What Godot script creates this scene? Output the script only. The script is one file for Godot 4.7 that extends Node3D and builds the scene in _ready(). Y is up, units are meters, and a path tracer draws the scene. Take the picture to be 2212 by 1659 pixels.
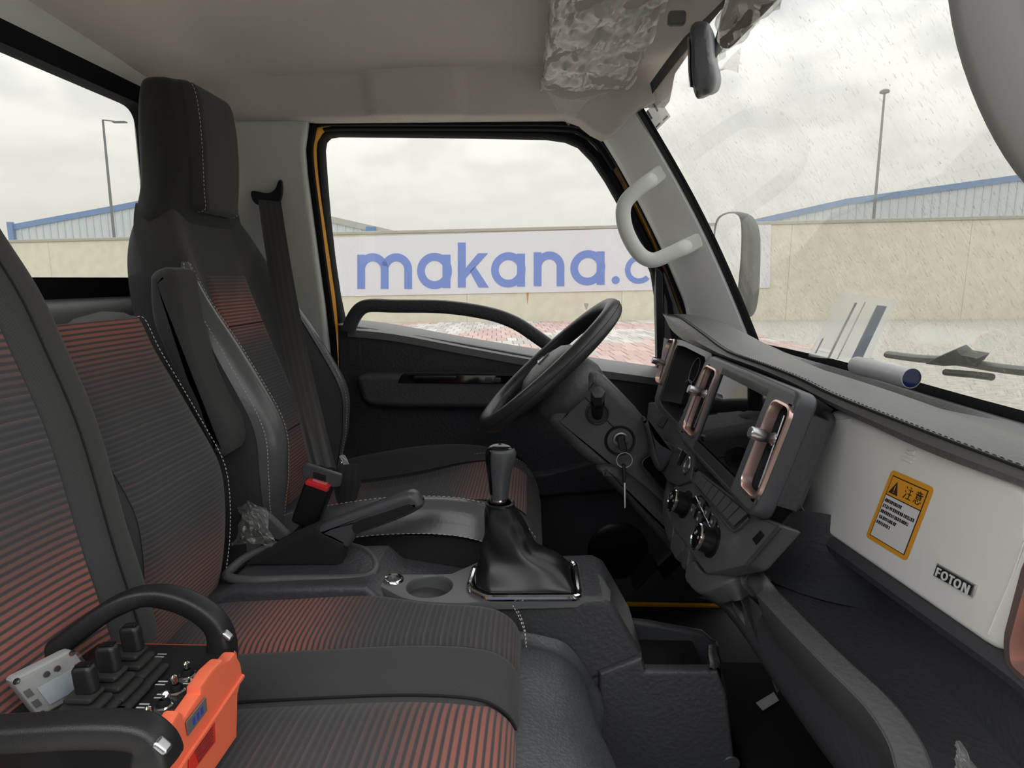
extends Node3D
# A small truck cab seen from its open passenger door. +x is the truck's front, -z the driver's side, y up, metres.
const F := 1330.0
const EYE := Vector3(0, 1.62, 0)
var eye_basis: Basis
var taken := {}
var mats := {}
var rng := RandomNumberGenerator.new()

const EXPOSURE := 2.1
func _ready() -> void:
	var cam := Camera3D.new()
	cam.position = EYE
	cam.rotation_degrees = Vector3(-9.73, 1.9, 0)
	cam.fov = rad_to_deg(2.0 * atan(829.5 / F))
	cam.near = 0.02; cam.far = 400.0
	cam.current = true
	add_child(cam)
	eye_basis = Basis.from_euler(Vector3(deg_to_rad(-9.73), deg_to_rad(1.9), 0))
	make_sky()
	make_materials()
	make_shell()
	make_door()
	make_driver_seat()
	make_bench()
	make_belt()
	make_console()
	make_steering()
	make_dash()
	make_screen()
	make_climate()
	make_handles()
	make_visors()
	make_mirrors()
	make_on_screen()
	make_controller()
	make_scraps()
	make_neighbour()
	#STEP
	make_outside()
# ---------- directions: a photo pixel is a direction; the plane it is met with gives the place ----------
func ray(px: float, py: float) -> Vector3:
	return eye_basis * Vector3((px - 1106.0) / F, (829.5 - py) / F, -1.0)
func uz(px: float, py: float, z: float) -> Vector3:
	var d := ray(px, py)
	return EYE + d * ((z - EYE.z) / d.z)
func ux(px: float, py: float, x: float) -> Vector3:
	var d := ray(px, py)
	return EYE + d * ((x - EYE.x) / d.x)
func uy(px: float, py: float, y: float) -> Vector3:
	var d := ray(px, py)
	return EYE + d * ((y - EYE.y) / d.y)
func up(px: float, py: float, o: Vector3, n: Vector3) -> Vector3:
	var d := ray(px, py)
	return EYE + d * ((o - EYE).dot(n) / d.dot(n))
func pz(a: Array, z: float) -> Array:
	var r := []
	for i in range(0, a.size(), 2): r.append(uz(a[i], a[i + 1], z))
	return r
func px_(a: Array, x: float) -> Array:
	var r := []
	for i in range(0, a.size(), 2): r.append(ux(a[i], a[i + 1], x))
	return r
func py_(a: Array, y: float) -> Array:
	var r := []
	for i in range(0, a.size(), 2): r.append(uy(a[i], a[i + 1], y))
	return r
func pp(a: Array, o: Vector3, n: Vector3) -> Array:
	var r := []
	for i in range(0, a.size(), 2): r.append(up(a[i], a[i + 1], o, n))
	return r

# ---------- a bag of triangles with automatic smoothing ----------
class M:
	var v := PackedVector3Array()
	var uv := PackedVector2Array()
	var crease := 42.0
	var flat := {}
	func tri(a: Vector3, b: Vector3, c: Vector3, ua := Vector2.ZERO, ub := Vector2.ZERO, uc := Vector2.ZERO) -> void:
		v.append(a); v.append(b); v.append(c)
		uv.append(ua); uv.append(ub); uv.append(uc)
	func quad(a, b, c, d, ua := Vector2.ZERO, ub := Vector2.ZERO, uc := Vector2.ZERO, ud := Vector2.ZERO) -> void:
		tri(a, b, c, ua, ub, uc); tri(a, c, d, ua, uc, ud)
	# rows of points; uv in metres along each direction, or in given ranges
	func grid(rows: Array, cu := false, cv := false, uvr: Rect2 = Rect2()) -> M:
		var nr := rows.size(); var nc: int = rows[0].size()
		var lu := [0.0]; var lv := [0.0]
		var mr: int = nr / 2; var mc: int = nc / 2
		for j in range(1, nc + 1): lu.append(lu[-1] + rows[mr][j % nc].distance_to(rows[mr][j - 1]))
		for i in range(1, nr + 1): lv.append(lv[-1] + rows[i % nr][mc].distance_to(rows[i - 1][mc]))
		var own := uvr.size != Vector2.ZERO
		var tu: float = lu[nc if cu else nc - 1]; var tv: float = lv[nr if cv else nr - 1]
		for i in (nr if cv else nr - 1):
			for j in (nc if cu else nc - 1):
				var i2 := (i + 1) % nr; var j2 := (j + 1) % nc
				var t := [Vector2(lu[j], lv[i]), Vector2(lu[j + 1], lv[i]), Vector2(lu[j + 1], lv[i + 1]), Vector2(lu[j], lv[i + 1])]
				if own:
					for k in 4: t[k] = uvr.position + Vector2(t[k].x / maxf(tu, 1e-6), t[k].y / maxf(tv, 1e-6)) * uvr.size
				quad(rows[i][j], rows[i][j2], rows[i2][j2], rows[i2][j], t[0], t[1], t[2], t[3])
		return self
	# flat or gently bent cap over a loop of 3-D points
	func cap(loop: Array, flip := false, uvr: Rect2 = Rect2(), ax := Vector3.ZERO, ay := Vector3.ZERO) -> M:
		var n := Vector3.ZERO
		for i in loop.size():
			n += loop[i].cross(loop[(i + 1) % loop.size()])
		var o: Vector3 = loop[0]
		n = Vector3.ZERO
		for i in loop.size(): n += (loop[i] - o).cross(loop[(i + 1) % loop.size()] - o)
		n = n.normalized()
		if ax == Vector3.ZERO:
			ax = (Vector3.RIGHT if absf(n.x) < 0.7 else Vector3.FORWARD)
			ax = (ax - n * ax.dot(n)).normalized()
			ay = n.cross(ax)
		var p2 := PackedVector2Array()
		for q in loop: p2.append(Vector2((q - o).dot(ax), (q - o).dot(ay)))
		var lo := p2[0]; var hi := p2[0]
		for q in p2: lo = lo.min(q); hi = hi.max(q)
		var t := Geometry2D.triangulate_polygon(p2)
		if t.is_empty():
			for i in range(1, loop.size() - 1): t.append_array([0, i, i + 1])
		for i in range(0, t.size(), 3):
			var k := [t[i], t[i + 1], t[i + 2]]
			var nn: Vector3 = (loop[k[2]] - loop[k[0]]).cross(loop[k[1]] - loop[k[0]])
			if (nn.dot(n) < 0) != flip: k = [k[0], k[2], k[1]]
			var w := []
			for q in k:
				var f: Vector2 = p2[q]
				if uvr.size != Vector2.ZERO: f = uvr.position + (f - lo) / (hi - lo) * uvr.size
				w.append(f)
			tri(loop[k[0]], loop[k[1]], loop[k[2]], w[0], w[1], w[2])
		return self
	# loop extruded by vector d with rounded rims of radius r
	func slab(loop: Array, d: Vector3, r := 0.0, seg := 2) -> M:
		var n := d.normalized()
		var rows := []
		if r <= 0.0:
			rows = [loop, loop.map(func(p): return p + d)]
		else:
			r = minf(r, d.length() * 0.49)
			for e in 2:
				for k in seg + 1:
					var a := PI / 2 * k / seg
					var ins := r * (1.0 - (sin(a) if e == 0 else cos(a)))
					var along := r * (1.0 - cos(a)) if e == 0 else d.length() - r * (1.0 - sin(a))
					rows.append(inset(loop, n, ins).map(func(p): return p + n * along))
		grid(rows, true)
		var c0 := v.size() / 3
		cap(rows[0], false); cap(rows[-1], true)
		if r > 0.0:
			for i in range(c0, v.size() / 3): flat[i] = true
		return self
	static func inset(loop: Array, n: Vector3, r: float) -> Array:
		if absf(r) < 1e-6: return loop.duplicate()
		var area := Vector3.ZERO
		for i in loop.size(): area += (loop[i] - loop[0]).cross(loop[(i + 1) % loop.size()] - loop[0])
		var s := 1.0 if area.dot(n) > 0 else -1.0
		var out := []
		var c := loop.size()
		for i in c:
			var a: Vector3 = (loop[i] - loop[(i + c - 1) % c]).normalized()
			var b: Vector3 = (loop[(i + 1) % c] - loop[i]).normalized()
			var na := n.cross(a) * s; var nb := n.cross(b) * s
			var m := (na + nb).normalized()
			var k := clampf(1.0 / maxf(m.dot(na), 0.35), 0.0, 2.0)
			out.append(loop[i] + m * r * k)
		return out
	# tube along a path; radius number or array; squash across second axis
	func tube(path: Array, rad, seg := 10, ends := true, flat := 1.0, upv := Vector3.UP) -> M:
		var rows := []
		var n := path.size()
		var prev := Vector3.ZERO
		for i in n:
			var t: Vector3 = (path[mini(i + 1, n - 1)] - path[maxi(i - 1, 0)]).normalized()
			var a: Vector3
			if prev == Vector3.ZERO:
				a = upv - t * upv.dot(t)
				if a.length() < 0.05: a = Vector3.RIGHT - t * t.x
			else:
				a = prev - t * prev.dot(t)
			a = a.normalized(); prev = a
			var b := t.cross(a)
			var r: float = rad[i] if rad is Array else rad
			var row := []
			for k in seg:
				var w := TAU * k / seg
				row.append(path[i] + a * cos(w) * r * flat + b * sin(w) * r)
			rows.append(row)
		grid(rows, true)
		if ends:
			cap(rows[0], true); cap(rows[-1], false)
		return self
	# profile [[radius, height]...] turned about an axis
	func lathe(prof: Array, at: Vector3, axis := Vector3.UP, seg := 24, a0 := 0.0, a1 := TAU) -> M:
		axis = axis.normalized()
		var x := (Vector3.RIGHT if absf(axis.x) < 0.8 else Vector3.UP)
		x = (x - axis * x.dot(axis)).normalized()
		var y := axis.cross(x)
		var rows := []
		var whole := absf(a1 - a0 - TAU) < 1e-4
		for p in prof:
			var row := []
			for k in (seg if whole else seg + 1):
				var w := a0 + (a1 - a0) * k / seg
				row.append(at + axis * p[1] + (x * cos(w) + y * sin(w)) * p[0])
			rows.append(row)
		return grid(rows, whole)
	# a box with rounded edges in the frame t
	func rbox(t: Transform3D, s: Vector3, r := 0.004, seg := 2) -> M:
		r = minf(r, minf(s.x, minf(s.y, s.z)) * 0.499)
		var loop := []
		for q in [[1, 1, 0.0], [-1, 1, 0.25], [-1, -1, 0.5], [1, -1, 0.75]]:
			for k in seg + 1:
				var a: float = TAU * (q[2] + 0.25 * k / seg)
				loop.append(t * Vector3(q[0] * (s.x / 2 - r) + cos(a) * r, q[1] * (s.y / 2 - r) + sin(a) * r, -s.z / 2))
		return slab(loop, t.basis.z * s.z, r, seg)
	func box(at: Vector3, s: Vector3, r := 0.0) -> M:
		if r > 0: return rbox(Transform3D(Basis(), at), s, r)
		var h := s / 2
		return slab([at + Vector3(-h.x, -h.y, -h.z), at + Vector3(h.x, -h.y, -h.z), at + Vector3(h.x, h.y, -h.z), at + Vector3(-h.x, h.y, -h.z)], Vector3(0, 0, s.z))
	func add(o: M) -> M:
		for k in o.flat: flat[k + v.size() / 3] = true
		v.append_array(o.v); uv.append_array(o.uv)
		return self
	func mesh(off: Vector3) -> ArrayMesh:
		var cnt := v.size()
		var fn := PackedVector3Array(); fn.resize(cnt / 3)
		var at := {}
		for i in cnt / 3:
			var a := v[i * 3]
			fn[i] = (v[i * 3 + 2] - a).cross(v[i * 3 + 1] - a)
			for k in 3:
				var key := Vector3i((v[i * 3 + k] * 20000.0).round())
				if at.has(key): at[key].append(i)
				else: at[key] = PackedInt32Array([i])
		var nn := PackedVector3Array(); nn.resize(cnt)
		var lim := cos(deg_to_rad(crease))
		var un := PackedVector3Array(); un.resize(fn.size())
		for i in fn.size(): un[i] = fn[i].normalized()
		for i in cnt:
			var f := i / 3
			var s := Vector3.ZERO
			if flat.has(f):
				nn[i] = un[f]
				continue
			for g in at[Vector3i((v[i] * 20000.0).round())]:
				if un[g].dot(un[f]) > lim:
					if flat.has(g):
						s = un[g]
						break
					s += fn[g]
			nn[i] = s.normalized() if s.length_squared() > 1e-24 else (un[f] if un[f] != Vector3.ZERO else Vector3.UP)
		var arr := []
		arr.resize(Mesh.ARRAY_MAX)
		var w := PackedVector3Array(); w.resize(cnt)
		for i in cnt: w[i] = v[i] - off
		arr[Mesh.ARRAY_VERTEX] = w
		arr[Mesh.ARRAY_NORMAL] = nn
		arr[Mesh.ARRAY_TEX_UV] = uv
		var m := ArrayMesh.new()
		m.add_surface_from_arrays(Mesh.PRIMITIVE_TRIANGLES, arr)
		return m

# ---------- curves ----------
func cr(a, b, c, d, t: float):
	return ((b * 2.0) + (c - a) * t + (a * 2.0 - b * 5.0 + c * 4.0 - d) * t * t + (b * 3.0 - a - c * 3.0 + d) * t * t * t) * 0.5
func smooth(pts: Array, n: int, closed := false) -> Array:
	var out := []
	var c := pts.size()
	var segs := c if closed else c - 1
	for i in (n if closed else n + 1):
		var u := float(i) / n * segs
		var k := mini(int(u), segs - 1)
		var f := u - k
		if closed: out.append(cr(pts[(k + c - 1) % c], pts[k % c], pts[(k + 1) % c], pts[(k + 2) % c], f))
		else: out.append(cr(pts[maxi(k - 1, 0)], pts[k], pts[k + 1], pts[mini(k + 2, c - 1)], f))
	return out
func resample(pts: Array, n: int, closed := false) -> Array:
	var p := pts.duplicate()
	if closed: p.append(pts[0])
	var l := [0.0]
	for i in range(1, p.size()): l.append(l[-1] + p[i].distance_to(p[i - 1]))
	var out := []
	var k := 0
	for i in n:
		var s: float = l[-1] * i / (n if closed else n - 1)
		while k < p.size() - 2 and l[k + 1] < s: k += 1
		out.append(p[k].lerp(p[k + 1], clampf((s - l[k]) / maxf(l[k + 1] - l[k], 1e-9), 0, 1)))
	return out
func round_loop(pts: Array, r: float, seg := 4) -> Array:
	var out := []
	var c := pts.size()
	for i in c:
		var p: Vector3 = pts[i]
		var a: Vector3 = pts[(i + c - 1) % c] - p
		var b: Vector3 = pts[(i + 1) % c] - p
		var k := minf(r, minf(a.length(), b.length()) * 0.45)
		var s := p + a.normalized() * k; var e := p + b.normalized() * k
		for q in seg + 1:
			var t := float(q) / seg
			out.append(s.lerp(p, t).lerp(p.lerp(e, t), t))
	return out
func shift(a: Array, d: Vector3) -> Array:
	return a.map(func(p): return p + d)
# a net of control points drawn as a smooth sheet
func net(ctrl: Array, nu: int, nv: int) -> Array:
	var rows := ctrl.map(func(r): return smooth(r, nu))
	var out := []
	for j in nv + 1: out.append([])
	for i in nu + 1:
		var col := smooth(rows.map(func(r): return r[i]), nv)
		for j in nv + 1: out[j].append(col[j])
	return out
# ring between two loops of equal count
func ring(outer: Array, inner: Array) -> M:
	return M.new().grid([outer, inner], true)
# a frame of thickness d between two loops
func frame(outer: Array, inner: Array, d: Vector3) -> M:
	return M.new().grid([outer, inner, shift(inner, d), shift(outer, d)], true, true)
# dashes lying along a path
func dashes(path: Array, each: float, gap: float, w: float, out: Vector3) -> M:
	var l := 0.0
	for i in range(1, path.size()): l += path[i].distance_to(path[i - 1])
	var n := int(l / (each + gap))
	var p := resample(path, n * 2 + 1)
	var m := M.new()
	for i in n:
		var a: Vector3 = p[i * 2] + out; var b: Vector3 = a + (p[i * 2 + 1] + out - a) * 1.2
		m.tube([a, (a + b) / 2 + out.normalized() * w * 0.6, b], [w * 0.6, w, w * 0.6], 5)
	return m

# ---------- objects ----------
func numbered(n: String) -> String:
	if not taken.has(n):
		taken[n] = 0
		return n
	taken[n] += 1
	return "%s_%03d" % [n, taken[n]]
func meta(o: Node, label: String, category: String, group := "", kind := "") -> void:
	if label: o.set_meta("label", label)
	if category: o.set_meta("category", category)
	if group: o.set_meta("group", group)
	if kind: o.set_meta("kind", kind)
func thing(called: String, label: String, category: String, at: Vector3, group := "") -> Node3D:
	var o := Node3D.new()
	o.name = numbered(called)
	add_child(o)
	o.position = at
	meta(o, label, category, group)
	return o
func origin_of(o: Node) -> Vector3:
	var p := Vector3.ZERO
	while o != self and o is Node3D:
		p += o.position
		o = o.get_parent()
	return p
func part(called: String, m: M, mat: Material, parent: Node, label := "") -> MeshInstance3D:
	var o := MeshInstance3D.new()
	o.name = called
	o.mesh = m.mesh(origin_of(parent))
	o.material_override = mat
	o.cast_shadow = GeometryInstance3D.SHADOW_CASTING_SETTING_ON
	parent.add_child(o, true)
	if label: o.set_meta("label", label)
	return o
func struct(called: String, m: M, mat: Material, label := "", category := "") -> MeshInstance3D:
	var o := part(numbered(called), m, mat, self)
	meta(o, label, category, "", "structure")
	return o
func single(called: String, m: M, mat: Material, label: String, category: String, group := "") -> MeshInstance3D:
	var c := Vector3.ZERO
	var lo := m.v[0]; var hi := m.v[0]
	for p in m.v: lo = lo.min(p); hi = hi.max(p)
	var o := MeshInstance3D.new()
	o.name = numbered(called)
	o.position = Vector3((lo.x + hi.x) / 2, lo.y, (lo.z + hi.z) / 2)
	o.mesh = m.mesh(o.position)
	o.material_override = mat
	add_child(o)
	meta(o, label, category, group)
	return o

# ---------- materials ----------
func noise_tex(freq: float, normal := 0.0, size := 256, type := FastNoiseLite.TYPE_SIMPLEX_SMOOTH, oct := 3, sd := 1) -> NoiseTexture2D:
	var n := FastNoiseLite.new()
	n.noise_type = type; n.frequency = freq; n.fractal_octaves = oct; n.seed = sd
	var t := NoiseTexture2D.new()
	t.width = size; t.height = size; t.seamless = true; t.noise = n
	if normal > 0: t.as_normal_map = true; t.bump_strength = normal
	return t
func mat(c: Color, rough := 0.6, metal := 0.0, spec := 0.5) -> StandardMaterial3D:
	var m := StandardMaterial3D.new()
	m.albedo_color = c.linear_to_srgb()
	m.albedo_color.a = c.a
	m.roughness = rough; m.metallic = metal; m.metallic_specular = spec
	return m
func lin(r: float, g := -1.0, b := -1.0) -> Color:
	return Color(r, r if g < 0 else g, r if b < 0 else b)
func grained(m: StandardMaterial3D, tex: Texture2D, scale: float, amount := 0.3) -> StandardMaterial3D:
	m.normal_enabled = true; m.normal_texture = tex; m.normal_scale = amount
	m.uv1_triplanar = true; m.uv1_world_triplanar = true; m.uv1_scale = Vector3.ONE * scale
	return m
func glass(tint: Color, alpha: float) -> StandardMaterial3D:
	var m := mat(Color(tint.r, tint.g, tint.b, alpha), 0.02)
	m.transparency = BaseMaterial3D.TRANSPARENCY_ALPHA
	m.cull_mode = BaseMaterial3D.CULL_DISABLED
	return m
func textured(im: Image, rough := 0.7, alpha := false) -> StandardMaterial3D:
	var m := StandardMaterial3D.new()
	m.albedo_texture = ImageTexture.create_from_image(im)
	m.roughness = rough
	if alpha: m.transparency = BaseMaterial3D.TRANSPARENCY_ALPHA
	return m
# woven cloth with dyed stripes across v; each texture row is a place along the cloth. bands: [[v0, v1, strength]...] in metres, soft at both ends
func stripe_cloth(length: float, pitch: float, bands: Array, along_u := false) -> StandardMaterial3D:
	var n := 2048
	var im := Image.create(n if along_u else 8, 8 if along_u else n, false, Image.FORMAT_RGB8)
	var r := RandomNumberGenerator.new(); r.seed = 5
	for i in n:
		var s := length * i / n
		var red := 0.0
		for b in bands:
			var e: float = b[3] if b.size() > 3 else 0.05
			red = maxf(red, b[2] * smoothstep(b[0] - e, b[0] + e * 0.3, s) * (1.0 - smoothstep(b[1] - e * 0.3, b[1] + e, s)))
		var ph := fposmod(s / pitch, 1.0)
		var line := smoothstep(0.0, 0.18, ph) * (1.0 - smoothstep(0.36 + 0.22 * red, 0.6 + 0.2 * red, ph))
		var thin := 1.0 if fposmod(s / pitch, 3.0) < 0.2 else 0.0
		var base := Vector3(0.043, 0.043, 0.046)
		var dyed := Vector3(0.30, 0.10, 0.08)
		var c := base.lerp(dyed, line * red)
		c = c.lerp(Vector3(0.068, 0.068, 0.072), line * 0.8 * (1.0 - red))
		c = c.lerp(Vector3(0.13, 0.085, 0.08), thin * 0.55 * (1.0 - red))
		var col := Color(c.x, c.y, c.z).linear_to_srgb()
		for k in 8:
			if along_u: im.set_pixel(i, k, col)
			else: im.set_pixel(k, i, col)
	var m := textured(im, 0.9)
	m.uv1_scale = Vector3(1.0 / length, 1.0 / length, 1.0)
	m.rim_enabled = true; m.rim = 0.25; m.rim_tint = 0.5
	return m
func weave(c: float) -> StandardMaterial3D:
	var im := Image.create(64, 64, false, Image.FORMAT_RGB8)
	for y in 64:
		for x in 64:
			var k := 0.78 + 0.5 * absf(sin((x + y) * PI / 8.0)) * (0.8 + 0.2 * sin((x - y) * PI / 4.0))
			im.set_pixel(x, y, Color(c * k, c * k, c * k * 1.04).linear_to_srgb())
	var m := textured(im, 0.92)
	m.uv1_triplanar = true; m.uv1_world_triplanar = true; m.uv1_scale = Vector3.ONE * 38.0
	m.rim_enabled = true; m.rim = 0.2; m.rim_tint = 0.5
	return m

# ---------- shared materials ----------
func make_materials() -> void:
	var leather := noise_tex(0.045, 6.0, 256, FastNoiseLite.TYPE_CELLULAR, 2, 3)
	var fine := noise_tex(0.12, 5.0, 256, FastNoiseLite.TYPE_SIMPLEX_SMOOTH, 2, 4)
	mats.leather_n = leather; mats.fine_n = fine
	mats.headliner = grained(mat(lin(0.66, 0.615, 0.57), 0.95), fine, 9.0, 0.25)
	mats.trim = grained(mat(lin(0.68, 0.685, 0.67), 0.5), fine, 11.0, 0.12)
	mats.pillar = grained(mat(lin(0.83, 0.84, 0.84), 0.42), fine, 11.0, 0.1)
	mats.plastic = grained(mat(lin(0.055, 0.057, 0.066), 0.46), leather, 9.0, 0.35)
	mats.plastic_mid = grained(mat(lin(0.095, 0.095, 0.10), 0.46), leather, 9.0, 0.3)
	mats.plastic_smooth = mat(lin(0.07, 0.074, 0.084), 0.36)
	mats.panel_grey = mat(lin(0.115, 0.12, 0.124), 0.36)
	mats.pad = grained(mat(lin(0.115, 0.112, 0.113), 0.42), leather, 14.0, 0.4)
	mats.glove = grained(mat(lin(0.81, 0.81, 0.80), 0.40), fine, 11.0, 0.1)
	mats.black = mat(lin(0.008, 0.008, 0.01), 0.4)
	mats.rubber = mat(lin(0.010, 0.010, 0.012), 0.75, 0.0, 0.25)
	mats.gloss = mat(lin(0.006, 0.006, 0.008), 0.06)
	mats.screen = mat(lin(0.004, 0.004, 0.006), 0.03, 0.0, 0.7)
	mats.chrome = mat(lin(0.82, 0.82, 0.83), 0.08, 1.0)
	mats.satin = mat(lin(0.55, 0.55, 0.57), 0.3, 1.0)
	mats.rose = mat(lin(0.76, 0.55, 0.50), 0.28, 0.85)
	mats.yellow = mat(lin(0.66, 0.29, 0.012), 0.45, 0.0, 0.2)
	mats.bellows = mat(lin(0.022), 0.6)
	mats.handle_dark = mat(lin(0.17, 0.165, 0.17), 0.5)
	mats.cloth = weave(0.043)
	mats.cloth_black = weave(0.021)
	mats.leatherette = grained(mat(lin(0.11, 0.113, 0.118), 0.25), leather, 14.0, 0.1)
	mats.thread = mat(lin(0.62, 0.6, 0.57), 0.8)
	mats.seam = mat(lin(0.008), 0.9)
	mats.mirror = mat(lin(0.9), 0.01, 1.0)
	mats.white = mat(lin(0.75, 0.75, 0.74), 0.4)
	mats.pane = glass(lin(0.02, 0.03, 0.03), 0.30)
	mats.film = glass(lin(0.75, 0.75, 0.75), 0.10)
	mats.print = mat(lin(0.5), 0.6)

# ---------- sky and light ----------
func make_sky() -> void:
	var w := 1024; var h := 512
	var im := Image.create(w, h, false, Image.FORMAT_RGBF)
	var n := FastNoiseLite.new(); n.seed = 11; n.frequency = 1.4; n.fractal_octaves = 5; n.fractal_gain = 0.55
	for y in h:
		var el := (0.5 - (y + 0.5) / h) * PI
		for x in w:
			var az := TAU * (x + 0.5) / w
			var d := Vector3(cos(az) * cos(el), sin(el), sin(az) * cos(el))
			var c := Vector3(0.93, 0.90, 0.805)
			if el > 0.0:
				# a deck of thin cloud seen in perspective
				var q := Vector3(d.x, 0.0, d.z) / (d.y + 0.16)
				var k := n.get_noise_3d(q.x * 1.1, q.z * 1.1 + 3.0, 0.0)
				var k2 := n.get_noise_3d(q.x * 3.2 + 9.0, q.z * 3.2, 4.0)
				var cl := smoothstep(-0.28, 0.30, k + 0.45 * k2)
				var hi := smoothstep(0.02, 0.42, d.y)
				var deck := Vector3(0.68, 0.70, 0.715).lerp(Vector3(1.04, 1.04, 1.00), cl)
				c = c.lerp(deck, hi * 0.85 + 0.06)
				c *= (1.0 + 2.0 * d.y) / 1.3
			else:
				c = Vector3(0.42, 0.40, 0.37)
			im.set_pixel(x, y, Color(c.x, c.y, c.z))
	var s := PanoramaSkyMaterial.new()
	s.panorama = ImageTexture.create_from_image(im)
	s.energy_multiplier = 1.0
	var sky := Sky.new(); sky.sky_material = s
	var e := Environment.new()
	e.background_mode = Environment.BG_SKY
	e.sky = sky
	e.ambient_light_source = Environment.AMBIENT_SOURCE_SKY
	e.tonemap_mode = Environment.TONE_MAPPER_LINEAR
	e.tonemap_exposure = EXPOSURE
	e.sdfgi_enabled = true; e.ssao_enabled = true; e.ssil_enabled = true
	var we := WorldEnvironment.new(); we.environment = e
	add_child(we)

# ---------- outside ----------
const WA := Vector3(-20.5, -0.31, -26.0)
const WB := Vector3(16.1, 0.19, -22.6)
func ground_y(x: float) -> float: return 0.0137 * x - 0.03
func wall_u() -> Vector3: return (WB - WA).normalized()
func wall_n() -> Vector3: return Vector3(wall_u().z, 0, -wall_u().x).normalized()
func on_wall(px: float, py: float, off := 0.0) -> Vector3:
	var n := wall_n()
	if n.z < 0: n = -n
	return up(px, py, WA + n * off, n)
func make_outside() -> void:
	var n := wall_n()
	if n.z < 0: n = -n
	var u := wall_u()
	# ground: a slab of old paving
	var gr := mat(lin(0.40, 0.385, 0.355), 0.9)
	var t := noise_tex(0.02, 0.0, 512, FastNoiseLite.TYPE_SIMPLEX, 5, 8)
	var ramp := Gradient.new()
	ramp.set_color(0, Color(0.62, 0.60, 0.56)); ramp.set_color(1, Color(0.80, 0.79, 0.75))
	t.color_ramp = ramp
	gr.albedo_color = Color.WHITE
	gr.albedo_texture = t
	gr.uv1_triplanar = true; gr.uv1_world_triplanar = true; gr.uv1_scale = Vector3(0.35, 0.35, 0.9)
	var g := M.new()
	var rows := []
	for j in 13:
		var row := []
		for i in 15: row.append(Vector3(-70 + i * 10, ground_y(-70 + i * 10), -80 + j * 10))
		rows.append(row)
	g.grid(rows)
	g.grid(rows.map(func(r): return shift(r, Vector3(0, -0.4, 0))))
	struct("floor_yard", g, gr, "pale weathered paved yard around the truck", "ground")
	# paving stones beyond the driver's window
	var tones := [lin(0.52, 0.50, 0.46), lin(0.44, 0.42, 0.39), lin(0.60, 0.575, 0.53), lin(0.56, 0.42, 0.385), lin(0.50, 0.36, 0.33)]
	var pm := tones.map(func(c): return mat(c, 0.9))
	var pv := Node3D.new()
	pv.name = "floor_paving"; add_child(pv)
	meta(pv, "red and grey block paving strip in front of the yard wall", "paving", "", "structure")
	var stone := M.new().rbox(Transform3D(), Vector3(0.262, 0.06, 0.80), 0.008, 1).mesh(Vector3.ZERO)
	rng.seed = 3
	var count := 0
	var rest := []
	var r := 0
	var zz := -11.6
	while zz > -23.6:
		for i in range(-26, 24):
			var x := i * 0.275 + (0.137 if r % 2 else 0.0) + (zz + 12.0) * 0.06
			var p := Vector3(x, ground_y(x) + 0.012 + rng.randf() * 0.012, zz)
			var redband := sin((x * 0.9 + zz * 0.55)) > 0.25 or (fposmod(zz + 40.0, 6.2) < 1.7 and x > -0.4)
			var k := (3 + rng.randi() % 2) if redband else rng.randi() % 3
			if count < 290 and absf(x - (-zz) * 0.02) < 4.2:
				var o := MeshInstance3D.new()
				o.name = "paving_stone"; o.mesh = stone; o.material_override = pm[k]; o.position = p
				o.rotation.y = 0.06
				pv.add_child(o, true)
				count += 1
			else: rest.append([p, tones[k]])
		zz -= 0.815
		r += 1
	var mm := MultiMesh.new(); mm.transform_format = MultiMesh.TRANSFORM_3D; mm.use_colors = true
	mm.mesh = stone; mm.instance_count = rest.size()
	for i in rest.size():
		mm.set_instance_transform(i, Transform3D(Basis(Vector3.UP, 0.06), rest[i][0]))
		mm.set_instance_color(i, rest[i][1])
	var mi := MultiMeshInstance3D.new(); mi.name = "far_paving_stones"; mi.multimesh = mm
	var pmx := mat(lin(1.0), 0.9); pmx.albedo_color = Color.WHITE; pmx.vertex_color_use_as_albedo = true
	mi.material_override = pmx
	mi.set_meta("kind", "stuff")
	pv.add_child(mi)
	# yard wall of cast panels
	var wm := mat(lin(0.60, 0.565, 0.46), 0.9)
	var wt := noise_tex(0.012, 0.0, 512, FastNoiseLite.TYPE_SIMPLEX, 5, 21)
	var wr := Gradient.new()
	wr.set_color(0, Color(0.83, 0.81, 0.735)); wr.set_color(1, Color(0.885, 0.87, 0.805))
	wt.color_ramp = wr
	wm.albedo_color = Color.WHITE; wm.albedo_texture = wt
	wm.uv1_triplanar = true; wm.uv1_world_triplanar = true; wm.uv1_scale = Vector3.ONE * 0.25
	var wroot := Node3D.new(); wroot.name = "wall_yard"; add_child(wroot)
	meta(wroot, "long cream concrete yard wall with a coping on top", "wall", "", "structure")
	var len_all := (WB - WA).length()
	var k0 := -4
	while k0 * 6.0 < len_all + 34.0:
		var a: Vector3 = WA + u * (k0 * 6.0) + Vector3(0, -0.3, 0)
		var b: Vector3 = a + u * 5.994
		part("wall_panel", M.new().slab([a, b, b + Vector3(0, 3.75, 0), a + Vector3(0, 3.75, 0)], -n * 0.18, 0.01, 1), wm, wroot)
		k0 += 1
	var c0 := WA + u * -26.0 + Vector3(0, 3.45, 0) + n * 0.05
	var c1 := WA + u * (len_all + 34.0) + Vector3(0, 3.45, 0) + n * 0.05
	part("coping", M.new().slab([c0, c1, c1 + Vector3(0, 0.12, 0), c0 + Vector3(0, 0.12, 0)], -n * 0.3, 0.015, 1), mat(lin(0.42, 0.41, 0.36), 0.9), wroot)
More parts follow.
